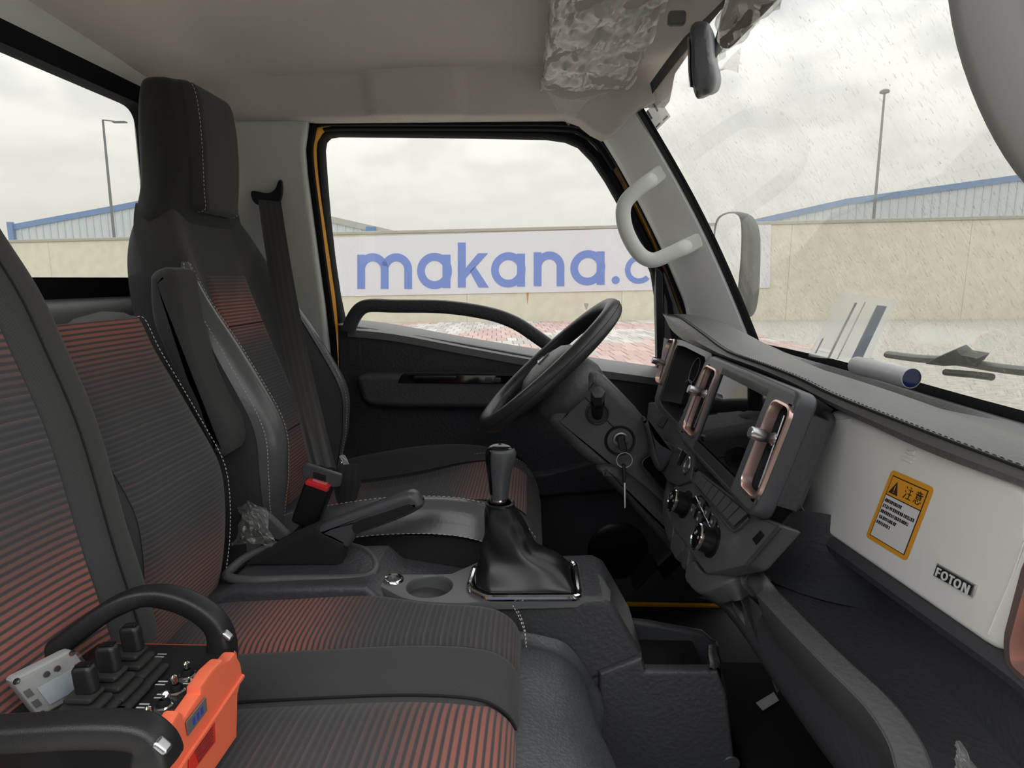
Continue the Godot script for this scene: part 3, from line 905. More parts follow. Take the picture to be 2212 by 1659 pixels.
# driver's door
func make_door() -> void:
	var d := Node3D.new(); d.name = "door_1"; add_child(d)
	meta(d, "driver's door with dark inner panel and black window frame", "door", "", "structure")
	var glass_px := [742, 706, 728, 640, 716, 560, 706, 470, 699, 390, 694, 320, 697, 302, 706, 293, 724, 290, 860, 291, 1020, 293, 1180, 296, 1222, 302, 1250, 314, 1280, 345, 1310, 390, 1345, 452, 1385, 530, 1410, 590, 1418, 640, 1420, 720, 1421, 800, 1300, 790, 1100, 760, 900, 730]
	var outer_px := [724, 712, 712, 640, 700, 560, 690, 470, 682, 390, 678, 320, 683, 292, 700, 277, 724, 272, 860, 270, 1020, 270, 1190, 273, 1240, 281, 1272, 298, 1302, 330, 1335, 385, 1370, 450, 1408, 528, 1440, 600, 1462, 660, 1480, 740, 1490, 820, 1300, 830, 1100, 820, 900, 790]
	var gl := pz(glass_px, -1.80); var ol := pz(outer_px, -1.80)
	var fr := []
	fr.append(shift(ol, Vector3(0, 0, -0.04)))
	fr.append(ol)
	fr.append(range(ol.size()).map(func(i): return ol[i].lerp(gl[i], 0.3) + Vector3(0, 0, 0.012)))
	fr.append(range(ol.size()).map(func(i): return ol[i].lerp(gl[i], 0.75) + Vector3(0, 0, 0.008)))
	fr.append(shift(gl, Vector3(0, 0, -0.005)))
	fr.append(shift(gl, Vector3(0, 0, -0.04)))
	part("window_frame", M.new().grid(fr, true), mats.rubber, d)
	var w1 := struct("window_1", M.new().slab(shift(M.inset(gl, Vector3.BACK, -0.008), Vector3(0, 0, -0.022)), Vector3(0, 0, -0.004)), mats.pane, "clear glass of the driver's door window", "window")
	# window channel bar and mirror triangle at the front
	part("division_bar", M.new().slab(pz([1416, 575, 1432, 590, 1436, 830, 1420, 830], -1.785), Vector3(0, 0, -0.03), 0.004), mats.black, d)
	part("mirror_triangle", M.new().slab(pz([1433, 585, 1438, 590, 1470, 680, 1490, 800, 1436, 830], -1.79), Vector3(0, 0, -0.02), 0.003), mats.plastic, d)
	# inner panel
	var zt := -1.725
	var top_l := pz([728, 700, 760, 704, 850, 716, 1000, 742, 1200, 778, 1430, 818, 1520, 834], zt)
	var loop := top_l.duplicate()
	loop.append(Vector3(0.60, 0.655, zt)); loop.append(pz([742, 1100], zt)[0] * Vector3(1, 0, 1) + Vector3(0, 0.655, 0)); loop.append(uz(737, 1000, zt)); loop.append(uz(730, 850, zt))
	part("inner_panel", M.new().slab(loop, Vector3(0, 0, -0.06), 0.01, 3), mats.plastic, d)
	# belt trim: the paler sloping ledge under the glass
	var br := []
	var a := smooth(pz([770, 690, 850, 700, 1000, 727, 1200, 760, 1420, 792, 1520, 806], -1.80), 20)
	var b := smooth(pz([750, 712, 850, 722, 1000, 750, 1200, 786, 1425, 818, 1525, 833], -1.715), 20)
	for i in 21: br.append([a[i] + Vector3(0, -0.02, -0.004), a[i], a[i].lerp(b[i], 0.5) + Vector3(0, 0.004, 0.002), b[i].lerp(a[i], 0.08) + Vector3(0, 0.001, 0.0), b[i], b[i] + Vector3(0, -0.02, -0.003)])
	part("belt_trim", M.new().grid(br), grained(mat(lin(0.24, 0.245, 0.25), 0.36), mats.fine_n, 10.0, 0.2), d)
	# pull rail arching over the belt
	var path := smooth(pz([752, 716, 762, 690, 778, 668, 800, 660, 850, 661, 960, 663, 1050, 676, 1110, 696, 1160, 728, 1215, 768, 1255, 800], -1.70), 48)
	var rows := []
	for i in path.size():
		var t: Vector3 = (path[mini(i + 1, path.size() - 1)] - path[maxi(i - 1, 0)]).normalized()
		var up_ := Vector3(-t.y, t.x, 0)
		if up_.y < 0: up_ = -up_
		if i < 6: up_ = Vector3(-t.y, t.x, 0)
		var row := []
		for k in 14:
			var w := TAU * k / 14
			var cx := cos(w); var cy := sin(w)
			row.append(path[i] + up_ * signf(cy) * pow(absf(cy), 0.65) * 0.0185 + Vector3(0, 0, 1) * signf(cx) * pow(absf(cx), 0.65) * 0.017)
		rows.append(row)
	part("pull_rail", M.new().grid(rows, true), mats.plastic, d)
	part("screw_cover", M.new().slab(round_loop(pz([741, 728, 778, 728, 780, 790, 745, 790], zt + 0.0015), 0.008), Vector3(0, 0, -0.004), 0.002), mats.plastic, d)
	# armrest pod
	var pod := round_loop(pz([766, 812, 800, 808, 1200, 812, 1230, 830, 1210, 872, 1150, 885, 860, 882, 800, 878, 782, 868], zt + 0.05), 0.02, 4)
	part("armrest_pod", M.new().slab(pod, Vector3(0, 0, -0.06), 0.018, 4), mats.plastic_mid, d)
	part("switch_plate", M.new().slab(round_loop(pz([868, 808, 1180, 810, 1180, 831, 858, 828], zt + 0.055), 0.006), Vector3(0, 0, -0.02), 0.003), mats.gloss, d)
	var hnd := part("door_handle", M.new().rbox(Transform3D(Basis(), uz(940, 816, zt + 0.058)), Vector3(0.12, 0.010, 0.012), 0.004), mats.black, d)
	for q in [1055, 1075]: part("window_switch", M.new().rbox(Transform3D(Basis(), uz(q, 821, zt + 0.058)), Vector3(0.018, 0.012, 0.008), 0.002), mats.plastic_smooth, d)
	# map pocket with a dark mouth
	part("map_pocket", M.new().slab(round_loop(pz([838, 985, 870, 968, 1090, 962, 1130, 990, 1148, 1018, 1110, 1030, 840, 1040], zt + 0.002), 0.02), Vector3(0, 0, -0.02), 0.004), mats.black, d)
	part("pocket_lip", M.new().slab(round_loop(pz([840, 1040, 1110, 1028, 1180, 1024, 1330, 985, 1340, 1060, 840, 1100], zt + 0.03), 0.02), Vector3(0, 0, -0.04), 0.01), mats.plastic, d)
	part("speaker_grille", M.new().lathe([[0.0, 0.012], [0.06, 0.011], [0.082, 0.008], [0.09, 0.0]], uz(1335, 1190, zt), Vector3.BACK, 30), mats.black, d)

# ---------- seats ----------
# one level of a backrest: [y, crest x, middle x, back x, half width]; s runs -1 (near side) to 1 (far side)
func level_at(lv: Array, t: float) -> Array:
	var n := lv.size() - 1
	var u := clampf(t, 0, 1) * n
	var k := mini(int(u), n - 1)
	var f := u - k
	var r := []
	for i in 5: r.append(cr(lv[maxi(k - 1, 0)][i], lv[k][i], lv[k + 1][i], lv[mini(k + 2, n)][i], f))
	return r
func back_front(lv: Array, zc: float, s: float, t: float) -> Vector3:
	var q := level_at(lv, t)
	var a := absf(s)
	var x: float = lerpf(q[2], q[1], smoothstep(0.40, 0.80, a))
	if a > 0.80: x -= 0.055 * pow((a - 0.80) / 0.20, 2.0)
	return Vector3(x, q[0], zc - s * q[4])
func back_patch(lv: Array, zc: float, s0: float, s1: float, t0: float, t1: float, nu: int, nv: int, off: float) -> Array:
	var rows := []
	for j in nv + 1:
		var row := []
		for i in nu + 1:
			var s := lerpf(s0, s1, float(i) / nu); var t := lerpf(t0, t1, float(j) / nv)
			var p := back_front(lv, zc, s, t)
			var n := (back_front(lv, zc, s + 0.02, t) - back_front(lv, zc, s - 0.02, t)).cross(back_front(lv, zc, s, t + 0.01) - back_front(lv, zc, s, t - 0.01)).normalized()
			if n.x < 0: n = -n
			var rim := minf(minf(i, nu - i), minf(j, nv - j))
			row.append(p + n * (off if rim > 0 else -0.003))
		rows.append(row)
	return rows
func back_shell(lv: Array, zc: float, nv: int) -> M:
	var rows := []
	for j in nv + 1:
		var t := float(j) / nv
		var q := level_at(lv, t)
		var row := []
		for i in 33:
			row.append(back_front(lv, zc, lerpf(-1, 1, i / 32.0), t))
		for i in 13:
			var a := lerpf(-1.0, 1.0, i / 12.0)
			row.append(Vector3(q[3] + 0.018 * pow(absf(a), 6.0), q[0], zc + a * -q[4] * -0.97))
		rows.append(row)
	var m := M.new().grid(rows, true)
	m.cap(rows[0]); m.cap(rows[-1])
	m.crease = 65
	return m
func make_driver_seat() -> void:
	var zc := -1.38
	var o := thing("driver_seat", "dark cloth driver's seat with red-striped panels and a tall fixed headrest", "seat", Vector3(-0.3, 0.66, zc))
	var lv := [[1.10, -0.525, -0.55, -0.65, 0.225], [1.17, -0.51, -0.545, -0.67, 0.245], [1.24, -0.497, -0.55, -0.69, 0.255], [1.34, -0.499, -0.59, -0.72, 0.258], [1.47, -0.566, -0.637, -0.752, 0.252], [1.58, -0.633, -0.675, -0.772, 0.245], [1.66, -0.672, -0.697, -0.78, 0.23], [1.72, -0.70, -0.712, -0.778, 0.205], [1.765, -0.718, -0.718, -0.772, 0.165]]
	part("backrest", back_shell(lv, zc, 48), mats.cloth, o)
	# headrest: a tall padded block that narrows to the top
	var hl := []
	for q in [[1.70, -0.722, -0.776, 0.205], [1.74, -0.712, -0.783, 0.186], [1.775, -0.706, -0.788, 0.163], [1.81, -0.699, -0.791, 0.148], [1.86, -0.694, -0.795, 0.137], [1.93, -0.693, -0.795, 0.130], [1.985, -0.697, -0.79, 0.122], [2.008, -0.706, -0.782, 0.112], [2.016, -0.722, -0.768, 0.09]]:
		var row := []
		for k in 28:
			var w := TAU * k / 28
			var cx := cos(w); var cz := sin(w)
			var e := 0.55
			row.append(Vector3((q[1] + q[2]) / 2 + (q[1] - q[2]) / 2 * signf(cx) * pow(absf(cx), e), q[0], zc + q[3] * signf(cz) * pow(absf(cz), e)))
		hl.append(row)
	var hr := range(28).map(func(k): return smooth(hl.map(func(r): return r[k]), 24))
	var hrows := []
	for j in 25: hrows.append(hr.map(func(c): return c[j]))
	var hm := M.new().grid(hrows, true); hm.cap(hrows[-1]); hm.crease = 60
	var head := part("headrest", hm, mats.cloth_black, o)
	# raised front panel of the headrest
	var fp := []
	for q in [[1.757, -0.70, 0.078, 0.012], [1.764, -0.682, 0.082, 0.012], [1.80, -0.678, 0.090, 0.012], [1.86, -0.673, 0.094, 0.014], [1.93, -0.672, 0.094, 0.014], [1.985, -0.677, 0.092, 0.014], [2.008, -0.687, 0.088, 0.013], [2.018, -0.71, 0.078, 0.01], [2.021, -0.74, 0.06, 0.005]]:
		var row := []
		for i in 13:
			var s := lerpf(-1, 1, i / 12.0)
			row.append(Vector3(q[1] - q[3] * pow(absf(s), 6.0) - (0.03 if absf(s) > 0.99 else 0.0), q[0], zc + s * q[2] * (1.0 if absf(s) < 0.99 else 1.02)))
		fp.append(row)
	var fm := M.new().grid(net(fp, 24, 32)); fm.crease = 60
	part("headrest_panel", fm, mats.cloth, o)
	for sgn in [-1.0, 1.0]:
		var e := []
		for q in fp: e.append(Vector3(q[1].x, q[1].y, zc + sgn * (absf(q[1].z - zc) + 0.004)))
		part("stitching", dashes(smooth(e, 30), 0.004, 0.004, 0.0007, Vector3(0.001, 0, sgn * -0.001)), mats.thread, o)
	# striped middle panel in two lengths, joined by a seam
	var bands := [[0.06, 0.13, 1.0, 0.08], [0.42, 0.62, 0.85, 0.12]]
	var st := stripe_cloth(0.70, 0.0076, bands)
	var rows := back_patch(lv, zc, -0.40, 0.40, 0.70, 0.03, 16, 40, 0.004)
	part("striped_panel", M.new().grid(rows), st, o)
	for f in [9, 24]:
		part("seam", M.new().tube(shift(rows[f], Vector3(0.0005, 0, 0)), 0.0016, 5), mats.seam, o)
	# leatherette bead along each bolster with a row of stitches at either edge
	for sgn in [-1.0, 1.0]:
		var bead := []
		var e0 := []; var e1 := []
		for j in 41:
			var t := lerpf(0.0, 0.735, j / 40.0)
			var wd := 0.11 * pow(sin(PI * clampf(j / 40.0 * 0.93 + 0.05, 0, 1)), 0.5)
			var row := []
			for i in 9:
				var s: float = sgn * lerpf(0.84 - wd, 0.84 + wd * 1.15, i / 8.0)
				var p := back_front(lv, zc, s, t)
				row.append(p + Vector3(0.003 + 0.006 * sin(PI * i / 8.0), 0, sgn * -0.004 * sin(PI * i / 8.0)))
			bead.append(row)
			e0.append(row[1]); e1.append(row[7])
		var bm := M.new().grid(bead); bm.crease = 70
		part("bolster_strip", bm, mats.leatherette, o)
		for e in [e0, e1]: part("stitching", dashes(e, 0.0045, 0.003, 0.0008, Vector3(0.0012, 0, 0)), mats.thread, o)
	# folded-up armrest on the near side
	var ap := smooth(pz([316, 612, 320, 592, 336, 580, 356, 578, 372, 592, 382, 650, 396, 720, 420, 800, 452, 870, 480, 920, 488, 965, 476, 990, 455, 975, 425, 915, 385, 840, 345, 750, 322, 690], -1.045), 60, true)
	var am := M.new().slab(ap, Vector3(0, 0, -0.09), 0.018, 4)
	am.crease = 60
	part("armrest", am, mats.cloth, o)
	# cushion
	var sec := [[-0.56, 1.09, 1.075, 0.20], [-0.50, 1.135, 1.083, 0.235], [-0.42, 1.155, 1.088, 0.243], [-0.30, 1.175, 1.107, 0.247], [-0.18, 1.180, 1.140, 0.25], [-0.10, 1.168, 1.152, 0.25], [-0.03, 1.135, 1.135, 0.247], [0.01, 1.09, 1.09, 0.24], [0.025, 1.03, 1.03, 0.23]]
	var cm := M.new().grid(range(41).map(func(j): return cushion_row(sec, zc, j / 40.0, -1, 1, 28, 0.0, true)))
	cm.crease = 60
	part("cushion", cm, mats.cloth_black, o)
	var ci := []
	var cs := stripe_cloth(0.60, 0.0076, [[0.40, 0.58, 0.75, 0.09], [-0.02, 0.10, 0.6, 0.08]])
	for j in 31: ci.append(cushion_row(sec, zc, lerpf(0.06, 0.80, j / 30.0), -0.55, 0.55, 12, 0.004, false))
	part("cushion_panel", M.new().grid(ci), cs, o)
	for s in [[-0.98, -0.60], [0.58, 0.97]]:
		var lr := []
		for j in 31: lr.append(cushion_row(sec, zc, lerpf(0.05, 0.84, j / 30.0), s[0], s[1], 8, 0.003, false))
		part("cushion_bolster", M.new().grid(lr), mats.cloth, o)
	# near edge: leatherette band between two rows of stitches
	var nb := []
	for j in 31:
		var r := cushion_row(sec, zc, lerpf(0.10, 0.88, j / 30.0), -1.06, -0.80, 6, 0.006, false)
		nb.append(r)
	part("side_band", M.new().grid(nb), mats.leatherette, o)
	for k in [0, 6]: part("stitching", dashes(nb.map(func(r): return r[k]), 0.006, 0.004, 0.0009, Vector3(0, 0.001, 0.0015)), mats.thread, o)
	part("stitching", dashes(ci.map(func(r): return r[12] + Vector3(0, 0.0, -0.03)), 0.004, 0.003, 0.0007, Vector3(0, 0.014, 0)), mats.thread, o)
	part("base_cover", M.new().slab(round_loop([Vector3(-0.58, 0.70, zc + 0.23), Vector3(0.0, 0.70, zc + 0.23), Vector3(0.0, 1.04, zc + 0.235), Vector3(-0.58, 1.07, zc + 0.235)], 0.03), Vector3(0, 0, -0.46), 0.02), mats.plastic, o)
func cushion_row(sec: Array, zc: float, t: float, s0: float, s1: float, n: int, off: float, closed: bool) -> Array:
	var m := sec.size() - 1
	var u := t * m; var k := mini(int(u), m - 1); var f := u - k
	var q := []
	for i in 4: q.append(cr(sec[maxi(k - 1, 0)][i], sec[k][i], sec[k + 1][i], sec[mini(k + 2, m)][i], f))
	var row := []
	if closed: row.append(Vector3(q[0], minf(1.0, q[1] - 0.02), zc + q[3] * 0.97))
	if closed: row.append(Vector3(q[0], minf(1.06, q[1] - 0.01), zc + q[3] * 1.03))
	for i in n + 1:
		var s := lerpf(s0, s1, float(i) / n)
		var a := absf(s)
		var y := lerpf(q[2], q[1], smoothstep(0.48, 0.80, a))
		if a > 0.84: y -= 0.055 * pow((a - 0.84) / 0.16, 2.0) * (0.5 if a > 1.0 else 1.0)
		row.append(Vector3(q[0], y + off, zc - s * q[3]))
	if closed: row.append(Vector3(q[0], minf(1.0, q[1] - 0.02), zc - q[3] * 0.97))
	return row

func make_bench() -> void:
	var o := thing("bench_seat", "dark cloth two-place passenger bench with red-striped panels", "seat", Vector3(-0.3, 0.66, -0.62))
	# middle backrest: a flat padded board, lower than the others
	var e := smooth(pz([305, 683, 322, 690, 352, 752, 396, 826, 442, 905, 488, 990, 502, 1060, 503, 1150, 494, 1230, 480, 1290], -1.0), 40)
	var near_z := -0.755
	var mb := []
	for j in 41:
		var p: Vector3 = e[j]
		var row := []
		for k in 25:
			var s := k / 24.0
			var round_ := 0.016 * pow(absf(s - 0.5) * 2.0, 5.0)
			row.append(Vector3(p.x - round_ - 0.008 * sin(s * PI), p.y - (0.016 * sin(PI * clampf(s * 1.15, 0, 1)) if j < 3 else 0.0), lerpf(-1.0, near_z, s)))
		mb.append(row)
	var back := M.new().grid(mb)
	var rear_rows := []
	for j in 41: rear_rows.append([mb[j][0], mb[j][0] + Vector3(-0.012, 0, -0.006), mb[j][0] + Vector3(-0.035, 0, -0.006), mb[j][0] + Vector3(-0.10, -0.02, 0)])
	back.grid(rear_rows)
	back.grid([mb[0], shift(mb[0], Vector3(-0.012, 0.006, 0)), shift(mb[0], Vector3(-0.05, 0.008, 0)), shift(mb[0], Vector3(-0.10, -0.005, 0)), shift(mb[0], Vector3(-0.13, -0.2, 0))])
	back.crease = 50
	part("backrest_middle", back, mats.cloth, o)
	var bands := [[-0.05, 0.05, 1.0, 0.13], [0.42, 0.54, 0.8, 0.11]]
	var st := stripe_cloth(0.70, 0.0078, bands)
	part("striped_panel", M.new().grid(range(41).map(func(j): return mb[j].map(func(p): return p + Vector3(0.0025, 0.001 if j < 1 else 0.0, 0)).slice(1, 24))), st, o)
	part("stitching", dashes(e.map(func(p): return p + Vector3(-0.004, 0, 0.008)), 0.0042, 0.003, 0.0008, Vector3(0.0026, 0.0, 0)), mats.thread, o)
	part("stitching", dashes(mb[0].slice(1, 24).map(func(p): return p + Vector3(0.004, -0.003, 0)), 0.005, 0.003, 0.0008, Vector3(0.002, 0, 0)), mats.thread, o)
	# passenger backrest with a broad plain bolster towards the middle
	var bo := smooth(pz([-40, 440, 0, 505, 75, 622, 130, 738, 200, 905, 262, 1120, 300, 1240, 330, 1345], -0.735), 40)
	var pb := []
	for j in 41:
		var p: Vector3 = bo[j]
		pb.append(smooth([p + Vector3(-0.16, -0.02, 0.02), p + Vector3(-0.03, 0, -0.004), p + Vector3(0.0, 0, 0.0), p + Vector3(0.022, 0, 0.025), p + Vector3(0.028, 0, 0.07), p + Vector3(0.012, 0, 0.11), p + Vector3(0.006, 0, 0.2), p + Vector3(0.006, 0, 0.30), p + Vector3(0.028, 0, 0.40), p + Vector3(0.0, 0, 0.47), p + Vector3(-0.1, 0, 0.48)], 40))
	var pm := M.new().grid(pb); pm.crease = 60
	var topc: Array = pb[0].duplicate(); pm.cap(topc)
	part("backrest_passenger", pm, mats.cloth, o)
	var pst := stripe_cloth(0.80, 0.0085, [[0.10, 0.17, 0.7, 0.09], [0.44, 0.70, 1.0, 0.15]])
	part("striped_panel", M.new().grid(range(41).map(func(j): return shift(pb[j].slice(19, 31), Vector3(0.004, 0, 0)))), pst, o)
	part("seam", M.new().tube(bo.map(func(p): return p + Vector3(0.030, 0, 0.062)), 0.0013, 5), mats.seam, o)
	# cushion: profile along x, seen in strips across z
	var prof := [[-0.56, 1.075], [-0.50, 1.085], [-0.40, 1.092], [-0.28, 1.102], [-0.16, 1.110], [-0.08, 1.108], [-0.045, 1.098], [-0.022, 1.075], [-0.015, 1.04], [-0.018, 0.98], [-0.03, 0.90]]
	var strip := func(z0: float, z1: float, lift: float, mid: float, n: int) -> Array:
		var cols := []
		for q in prof:
			var row := []
			for i in n + 1:
				var s := float(i) / n
				var za := z0
				if z0 < -0.9: za = lerpf(z0, -0.912, smoothstep(-0.36, -0.12, q[0])) if z0 > -0.98 else lerpf(z0, -0.925, smoothstep(-0.36, -0.12, q[0]))
				row.append(Vector3(q[0] + (lift if q[0] > -0.06 else 0.0), q[1] + lift + mid * sin(PI * s) - 0.012 * pow(absf(s - 0.5) * 2, 8), lerpf(za, z1, s)))
			cols.append(row)
		return net(cols, n * 2, 44)
	var cst := stripe_cloth(0.70, 0.0085, [[0.13, 0.24, 1.0, 0.13], [0.56, 0.66, 0.35, 0.10]])
	var cst2 := stripe_cloth(0.70, 0.0095, [[-0.1, 0.02, 0.8, 0.08], [0.46, 0.60, 1.0, 0.14]])
	var base := M.new().grid(strip.call(-0.985, -0.26, -0.008, 0.0, 20))
	base.crease = 60
	part("cushion", base, mats.cloth, o)
	var c1 := M.new().grid(strip.call(-0.975, -0.795, 0.0, 0.004, 10)); c1.crease = 60
	part("cushion_middle", c1, cst, o)
	var c2 := M.new().grid(strip.call(-0.795, -0.692, 0.002, 0.008, 8)); c2.crease = 60
	part("cushion_bolster", c2, mats.cloth, o)
	var c3 := M.new().grid(strip.call(-0.692, -0.36, 0.0, 0.004, 10)); c3.crease = 60
	part("cushion_passenger", c3, cst2, o)
	var c4 := M.new().grid(strip.call(-0.36, -0.26, 0.003, 0.012, 8)); c4.crease = 60
	part("cushion_bolster", c4, mats.cloth, o)
	for z in [-0.795, -0.692]:
		var sp := []
		for q in smooth(prof.map(func(q): return Vector3(q[0], q[1], z)), 40): sp.append(q + Vector3(0.0, -0.006, 0))
		part("seam", M.new().tube(sp, 0.002, 5), mats.seam, o)
	for dz in [0.0, 0.012]:
		var ed := []
		for q in smooth([Vector3(-0.05, 1.101, -0.955 + dz), Vector3(-0.03, 1.085, -0.93 + dz), Vector3(-0.016, 1.06, -0.91 + dz), Vector3(-0.013, 1.03, -0.90 + dz)], 14): ed.append(q + Vector3(0.004, 0.003, 0))
		part("stitching", dashes(ed, 0.004, 0.002, 0.0009, Vector3(0.002, 0.002, 0)), mats.thread, o)
	part("cushion_base", M.new().slab([Vector3(-0.56, 0.70, -0.91), Vector3(-0.04, 0.70, -0.91), Vector3(-0.04, 1.06, -0.91), Vector3(-0.56, 1.06, -0.91)], Vector3(0, 0, 0.65), 0.01), mats.plastic, o)

func make_belt() -> void:
	# upper guide in the side trim
	var g := thing("belt_guide", "black crescent-shaped belt guide set in the grey side trim", "belt guide", uz(578, 440, -1.69))
	part("bezel", M.new().slab(smooth(pz([545, 418, 552, 413, 580, 418, 596, 410, 604, 392, 611, 391, 613, 412, 608, 436, 590, 450, 566, 446, 550, 436], -1.688), 40, true), Vector3(0, 0, 0.012), 0.004, 2), mats.black, g)
	var b := thing("seat_belt", "dark grey woven seat belt strap hanging in front of the driver's seat", "seat belt", uz(700, 1010, -1.14))
	var tl := uz(557, 430, -1.672); var tr := uz(607, 436, -1.672)
	var bl := uz(668, 1000, -1.135); var br := uz(726, 1012, -1.135)
	var rows := []
	for j in 61:
		var f := j / 60.0
		var a := tl.lerp(bl, f) + Vector3(0.0, -0.012 * sin(PI * f), 0.02 * sin(PI * f)); var c := tr.lerp(br, f) + Vector3(0.0, -0.012 * sin(PI * f), 0.02 * sin(PI * f))
		var row := []
		for k in 17:
			var s := k / 16.0
			var wv := smoothstep(0.80, 1.0, f) * 0.0045 * sin(s * 17.0 + 3.0 * f)
			row.append(a.lerp(c, s) + Vector3(wv * 0.5, 0, wv + 0.002 * sin(s * PI)))
		rows.append(row)
	var im := Image.create(64, 8, false, Image.FORMAT_RGB8)
	for x in 64:
		var k := 0.042 + (0.016 if (x % 16) < 6 else 0.0) + 0.004 * (x % 2)
		for y in 8: im.set_pixel(x, y, Color(k, k * 0.96, k).linear_to_srgb())
	var wm := textured(im, 0.6)
	wm.rim_enabled = true; wm.rim = 0.3
	var sm := M.new().grid(rows, false, false, Rect2(0, 0, 1, 1))
	sm.crease = 60
	part("webbing", sm, wm, b)
	# lap strap turning back down beside the seat
	var lap := [pz([722, 1006, 782, 1000], -1.15), pz([722, 1050, 779, 1045], -1.17), pz([728, 1085, 770, 1080], -1.19), pz([752, 1110, 764, 1106], -1.20)]
	part("lap_webbing", M.new().grid(net(lap, 6, 10), false, false, Rect2(0, 0, 1, 1)), wm, b)
	var tm := M.new().slab(round_loop(pz([656, 1008, 664, 997, 742, 1022, 738, 1048, 724, 1050, 664, 1031, 655, 1022], -1.128), 0.004), Vector3(0, 0, 0.012), 0.004, 2)
	var tongue := part("tongue", tm, mats.plastic_smooth, b, "grey plastic belt tongue")
	for k in 5: part("grip_rib", M.new().rbox(Transform3D(Basis(Vector3.BACK, -0.3), uz(690, 1024 + k * 3, -1.114)), Vector3(0.026, 0.0012, 0.002), 0.0005), mats.black, tongue)
	var k := thing("belt_buckle", "black seat belt buckle with a bright red release button", "buckle", uz(650, 1160, -1.10))
	part("body", M.new().slab(round_loop(pz([657, 1040, 714, 1058, 680, 1150, 626, 1128], -1.10), 0.008), Vector3(0, 0, -0.03), 0.006, 3), mats.black, k)
	part("release_button", M.new().slab(round_loop(pz([660, 1038, 709, 1054, 706, 1064, 658, 1047], -1.099), 0.003), Vector3(0, 0, -0.022), 0.002, 2), mat(lin(0.72, 0.03, 0.03), 0.4), k, "bright red button")
	part("latch_slot", M.new().slab(pz([675, 1036, 706, 1046, 700, 1052, 676, 1044], -1.108), Vector3(0, 0, -0.01)), mat(lin(0.75, 0.22, 0.22), 0.4), k)
	part("stalk", M.new().tube(smooth([uz(655, 1135, -1.115), uz(636, 1155, -1.11), uz(618, 1165, -1.10), uz(605, 1172, -1.09)], 8), 0.012, 8, true, 0.5), mats.black, k)
	var anchor := part("seat_hinge_cover", M.new().slab(smooth(pz([548, 1100, 575, 1112, 610, 1145, 622, 1160, 610, 1172, 560, 1150, 520, 1120], -1.10), 30, true), Vector3(0, 0, -0.02), 0.006), mats.plastic_mid, k)

